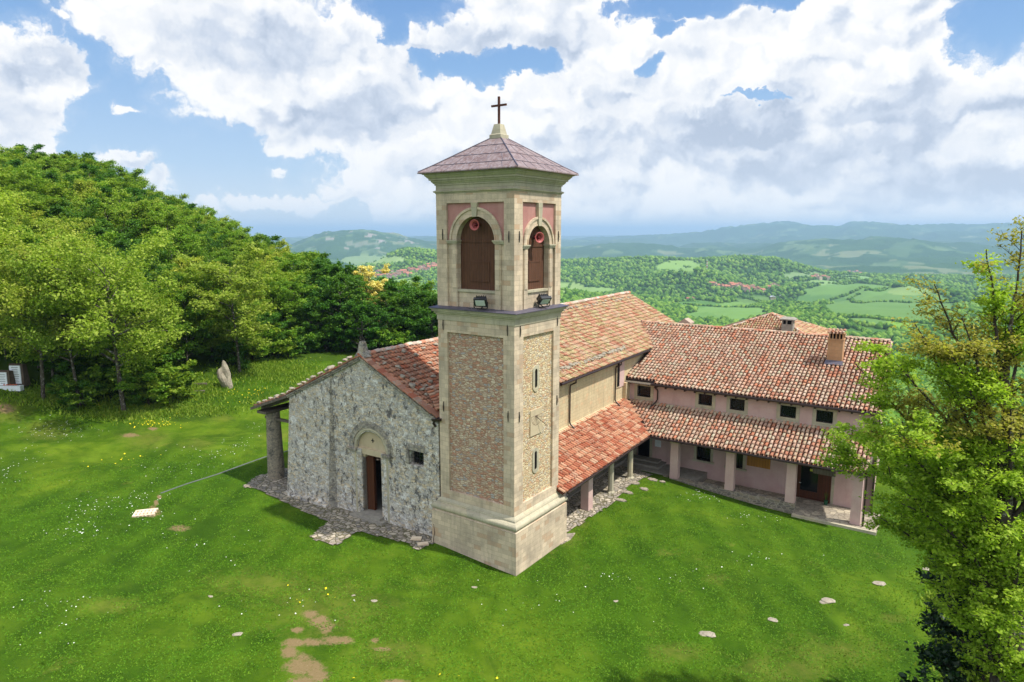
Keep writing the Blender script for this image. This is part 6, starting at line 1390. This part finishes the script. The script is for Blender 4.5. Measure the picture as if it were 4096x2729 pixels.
for k,(X,Y,w,d,l) in enumerate(((957,1240,.6,.45,'cream slab'),(972,1252,.62,.36,'cream slab'))):
    p=at(X,Y); o=MB().prism([(-w/2,-d/2),(w/2,-d/2*.8),(w/2*.9,d/2),(-w/2,d/2*.9)],-.1,.075,'z').obj('stone_slab',M_WHITE); o.location=(p[0],p[1],p[2]+.02); o.rotation_euler=(0,0,.5+k*.3); tag(o,['upper of two clean cream slabs at the corner of the cobbles near the tower','lower of two clean cream slabs at the corner of the cobbles near the tower'][k],'stone slab')
# standing boulder, steps, memorial stones
p=at(517,890); bo=blob(1,40,3,(.62,.42,1.25)); 
for v in bo.vertices:
    k=1-.22*max(0,v.co.z); v.co.x=v.co.x*k-.10*v.co.z; v.co.y*=k
bo.materials.append(M_ROCK); o=bpy.data.objects.new('boulder',bo); COL.objects.link(o); o.location=(p[0],p[1],p[2]+1.0); o.rotation_euler=(0,0,YAW); o.scale=(1.05,1.05,1.12); tag(o,'tall upright pale boulder standing in the meadow grass before the thin yellow-green oak','boulder')
for k,(X,Y,w) in enumerate(((452,884,1.9),(449,901,1.7))):
    p=at(X,Y); o=MB().box(-w/2,w/2,-.14,.14,-.2,.14).obj('log_step',M_OLDW); o.location=tuple(p); o.rotation_euler=(0,0,YAW+.1); tag(o,['upper','lower'][k]+' of the two pale log steps on the path left of the boulder','step')
def memorial(X,Y,w,h,label,rz):
    p=at(X,Y); t=thing('memorial_stone',label,'memorial',(p[0],p[1],p[2]-.1),YAW+rz)
    MB().add([(-w/2,-.25,0),(w/2,-.3,0),(w/2+.1,.35,0),(-w/2,.35,0),(-w/2+.05,-.2,h),(w/2-.05,-.22,h*.98),(w/2,.2,h*.95),(-w/2+.1,.2,h)],[(0,3,2,1),(4,5,6,7),(0,1,5,4),(1,2,6,5),(2,3,7,6),(3,0,4,7)]).obj('stone',M_SLATE,t)
    pl=MB().box(-w/2+.14,w/2-.22,-.33,-.24,.25,h-.15).obj('plaque',M_MARB,t)
    m=MB(); n=int((h-.5)/.16)
    for k in range(n): 
        z=h-.32-k*.16; ww=(w-.5)*(.6+.35*random.random()); m.box(-.04-ww/2,-.04+ww/2,-.335,-.331,z,z+.035)
    m.obj('engraved_lines',M_IRON,pl)
memorial(15,887,1.1,1.5,'shorter memorial stone with a white engraved plaque, at the left edge of the photo',0)
memorial(45,884,1.3,2.0,'taller memorial stone with a white engraved plaque, right beside the shorter one',0)
p=at(25,895); m=MB().box(-1,1,-.25,.2,-.1,.35); o=m.obj('memorial_bench',M_MARB); o.location=tuple(p); o.rotation_euler=(0,0,YAW); tag(o,'low white marble block lying in front of the two memorial stones','marble block')
for k in range(5):
    m=MB().lathe(0,0,[(0,-.07),(.09,-.04),(.11,0),(.07,.05),(0,.07)],7); o=m.obj('flower_bunch',material('flower_red',flat(S(200,110,80,.7))) if k==0 else MATS['flower_red']); q=np.array([math.cos(YAW),math.sin(YAW),0])*(-.5+k*.25); o.location=(p[0]+q[0],p[1]+q[1],p[2]+.41); tag(o,'small reddish flower bunch lying on the marble block before the memorial stones','flowers','flowers on the marble block')
# drain strip and grate
m=MB(); pts=[at(x,y) for x,y in((643,1062),(662,1036),(640,1043),(610,1050),(560,1068),(500,1090),(430,1112),(369,1134))][1:]
for a,b_ in zip(pts[:-1],pts[1:]):
    d=b_-a; s=np.cross(d,(0,0,1.)); s/=np.linalg.norm(s); s*=.075; u=np.array([0,0,.02]); m.hexa([a-s-u*4,a+s-u*4,b_+s-u*4,b_-s-u*4,a-s+u,a+s+u,b_+s+u,b_-s+u])
o=m.obj('drain_channel',M_DRAIN); tag(o,'long narrow grey drain channel running across the lawn from behind the round column','drain')
p=at(334,1180); t=thing('drain_grate','pale square slotted drain cover in the lawn at the end of the bare earth trench','drain cover',(p[0],p[1],p[2]+.02),YAW+.28)
m=MB(); w=.62
for k in range(6):
    x0=-w+k*2*w/6; m.box(x0,x0+.13,-.5,.5,-.1,.06)
m.box(-w,w,-.5,-.34,-.1,.064); m.box(-w,w,.34,.5,-.1,.064); m.box(-w,w,-.07,.07,-.1,.064); m.obj('frame',M_WHITE,t); MB().box(-w+.02,w-.02,-.48,.48,-.12,-.02).obj('pit',M_DARK,t)
# stones in the grass
LS=[((1625,1458),.42,'flat pale stone in the lawn near the bottom centre-right'),((1900,1382),.48,'flat grey stone in the lawn midway between the last pier and the bottom edge'),((2020,1341),.42,'flat grey stone in the lawn, nearest to the big oak'),((2128,1308),.28,'small flat stone almost under the oak branches'),((1775,1425),.3,'half-buried stone left of the grey flat stone'),((1945,1437),.16,'tiny stone in the lawn below the grey flat stone'),((1090,1350),.16,'small white stone in front of the tower corner'),((545,1458),.25,'splinter of pale stone left of the bare earth patches'),((484,1371),.14,'small white pebble far left in the lawn'),((860,1381),.18,'pale stone above the bare earth patches'),((1415,1382),.14,'pale pebble below the tower corner, to its right'),((812,1369),.12,'small pale stone left of the pale stone above the bare earth')]
for (q,s,l) in LS:
    p=at(*q); me=blob(.5,int(q[0]),2,(1.2,.8,.22)); me.materials.append(M_ROCK); o=bpy.data.objects.new('field_stone',me); COL.objects.link(o); o.location=(p[0],p[1],p[2]+.01); o.rotation_euler=(0,0,YAW+gs.uniform(-.5,.5)); o.scale=(s*1.5,)*3; tag(o,l,'stone')
# behind the wing, seen through the oak
for X,Y,w,l in((2125,1080,1.6,'pale square slab lying on the rear lawn, seen through the oak'),(2075,1070,.8,'small pinkish slab left of the pale square slab on the rear lawn'),(2210,1035,1.0,'pale slab by the bare path behind the oak')):
    p=at(X,Y); o=MB().box(-w/2,w/2,-w/3,w/3,-.2,.08).obj('stone_slab',M_FLAG); o.location=tuple(p); o.rotation_euler=(0,0,TH_W); tag(o,l,'stone slab')
p=at(2085,972); t=thing('safety_fence','run of orange plastic mesh safety fence beyond the rear lawn','fence',tuple(p),YAW-.15)
m=MB()
for k in range(5): m.tube([(-4+k*2,0,-.1),(-4+k*2,0,1.25)],.04,5)
m.obj('posts',M_OLDW,t); m=MB()
for k in range(27): m.box(-4+k*.3,-4+k*.3+.13,-.01,.01,.15,1.15)
for k in range(5): m.box(-4,4,-.012,.012,.15+k*.23,.15+k*.23+.1)
m.obj('orange_mesh',material('orange_plastic',flat(S(250,96,40,.9))),t)
for k,(X,Y) in enumerate(((2072,985),(2108,990),(2150,1000))):
    p=at(X,Y); me=blob(.6,90+k,2,(1.8,.8,.6)); me.materials.append(M_WHITE); o=bpy.data.objects.new('white_rock',me); COL.objects.link(o); o.location=(p[0],p[1],p[2]+.15); tag(o,['left-hand','middle','right-hand'][k]+' of the three white stones in front of the orange safety fence','stone')
p=at(2060,958); t=thing('rail_fence','weathered wooden rail fence at the edge of the rear lawn beyond the wing','fence',tuple(p),YAW-.1); m=MB()
for k in range(5): m.tube([(-6+k*3,0,-.2),(-6+k*3,0,1.3)],.07,6)
m.obj('posts',M_OLDW,t); m=MB(); m.tube([(-6.3,0,1.15),(6.3,0,1.1)],.05,6); m.tube([(-6.3,0,.6),(6.3,0,.55)],.05,6); m.obj('rails',M_OLDW,t)
# daisies and buttercups, meadow tufts (nobody could count them)
def scatter(name,mat,fn,label,cat,kind='stuff'):
    V,Q=fn(); o=link(name,npmesh(name,V,Q),mat); tag(o,label,cat,kind=kind); return o
gd=np.random.default_rng(8)
def groundpts(L,ratio=1.0):
    P=[]
    for X,Y,rx,ry,n in L:
        c=at(X,Y); a=at(X+rx*.5,Y); b_=at(X,min(Y+ry*.5,1566)); u=(a-c)*2; v=(b_-c)*2; q=gd.normal(0,.42,(n,2)); P.append(c+np.outer(q[:,0],u)+np.outer(q[:,1],v))
    P=np.concatenate(P); P[:,2]=Z(P[:,0],P[:,1]); return P
DA=[(130,990,120,26,420),(210,1170,90,30,160),(300,1150,100,25,220),(480,1040,120,25,200),(400,1080,100,24,160),(60,1050,80,60,160),(180,1220,100,40,160),(600,985,60,15,90),(560,1020,80,20,120),(10,1090,60,40,100),(330,1190,60,12,60),(700,1400,200,60,60),(1600,1140,60,20,140),(1730,1190,90,20,90),(1420,1330,60,20,30),(1750,1290,150,60,60),(1900,1180,90,20,40),(1560,1330,120,50,40),(1250,1400,220,80,60),(700,890,100,20,50),(150,1400,160,80,120),(450,1250,180,60,90),(1840,1150,60,12,50)]
DP=groundpts(DA)
def da():
    C=DP.copy(); C=C[::4]; C[:,2]+=.07; return leaves(C,.062,gd,3.0,1.0,.2)
scatter('daisies',material('daisy_white',flat(S(236,238,232,.85),.05)),da,'tiny white daisies dotted over the mown lawn','daisies')
YP=groundpts([(300,935,120,20,260),(200,905,100,16,160),(360,975,80,12,80),(560,905,60,20,60),(700,1380,100,30,10),(300,1060,100,30,20),(2260,1540,90,30,90),(1000,1560,200,40,5)])
def ya():
    C=YP.copy(); C[:,2]+=.12; return leaves(C,.10,gd,1.6,1.0,.2)
scatter('buttercups',material('buttercup_yellow',flat(S(226,206,40,.85),.05)),ya,'yellow buttercups scattered under the oaks and in the rough grass','buttercups')
TP=groundpts([(285,945,170,26,5200),(120,910,110,24,2600),(430,900,120,36,3800),(620,850,120,40,5200),(760,880,120,30,3600),(640,930,80,16,1700),(450,945,110,14,1300),(2270,1500,110,90,6000),(2180,1380,60,60,1400),(930,870,80,20,900)])
def ta():
    n=len(TP); a=gd.uniform(0,6.28,n); s=gd.uniform(.10,.34,n); d=np.stack([np.cos(a),np.sin(a),0*a],1); w=d*(.05+.10*s)[:,None]; lean=gd.normal(0,.1,(n,3)); lean[:,2]=0
    B=TP-[0,0,.03]; V=np.stack([B-w,B+w,B+w*.3+lean+np.stack([0*s,0*s,s],1),B-w*.3+lean+np.stack([0*s,0*s,s],1)],1).reshape(-1,3); return V,np.arange(4*n).reshape(-1,4)
scatter('meadow_grass',M_L2,ta,'long unmown grass tufts under the oaks and round the boulder','long grass')
# fine short blades over the mown lawn in front, thinning with distance
def lawn_blades():
    n=330000; r=12+np.abs(gd.uniform(0,1,n))**.9*44; a=gd.uniform(np.radians(-39),np.radians(39),n)
    x=CAM[0]+r*(np.sin(a)*math.cos(YAW)-np.cos(a)*math.sin(YAW)); y=CAM[1]+r*(np.sin(a)*math.sin(YAW)+np.cos(a)*math.cos(YAW)); r=None
    t=np.stack([x,y,0*x],1); N_=toworld(t,-TH_N); W_=toworld(t,-TH_W)
    bad=((t[:,0]>-5.6)&(t[:,0]<.5)&(t[:,1]>-.5)&(t[:,1]<5))|((N_[:,0]>-18.2)&(N_[:,0]<.3)&(N_[:,1]>.2)&(N_[:,1]<36))|((W_[:,0]>-3)&(W_[:,0]<15)&(W_[:,1]>17.4))|inpoly(N_[:,0],N_[:,1],np.array(pv))
    px,py,w=vproj(np.stack([x,y,0*x],1)); sl=soft(px,py,[(722,1422,42,26),(700,1480,70,26),(770,1474,50,16),(700,1530,70,60),(875,1492,34,7),(412,1214,38,11),(345,1178,40,14)])
    k=(~bad)&(sl<.1)&(py<1600)&(vnoise(x*1.3,y*1.3,5)>.25); x,y=x[k],y[k]; n=len(x); z=Z(x,y)
    a=gd.uniform(0,6.28,n); s=gd.uniform(.02,.05,n); d=np.stack([np.cos(a),np.sin(a),0*a],1); w=d*.03; lean=gd.normal(0,.05,(n,3)); lean[:,2]=0; B=np.stack([x,y,z-.01],1)
    V=np.stack([B-w,B+w,B+w*.4+lean+np.stack([0*s,0*s,s],1),B-w*.4+lean+np.stack([0*s,0*s,s],1)],1).reshape(-1,3); return V,np.arange(4*n).reshape(-1,4)
scatter('lawn_blades',material('short_grass_blades',m_leaf(S(56,100,4,.70),S(84,126,12,.74),S(114,142,34,.76))),lawn_blades,'short mown grass blades covering the lawn round the church','grass')
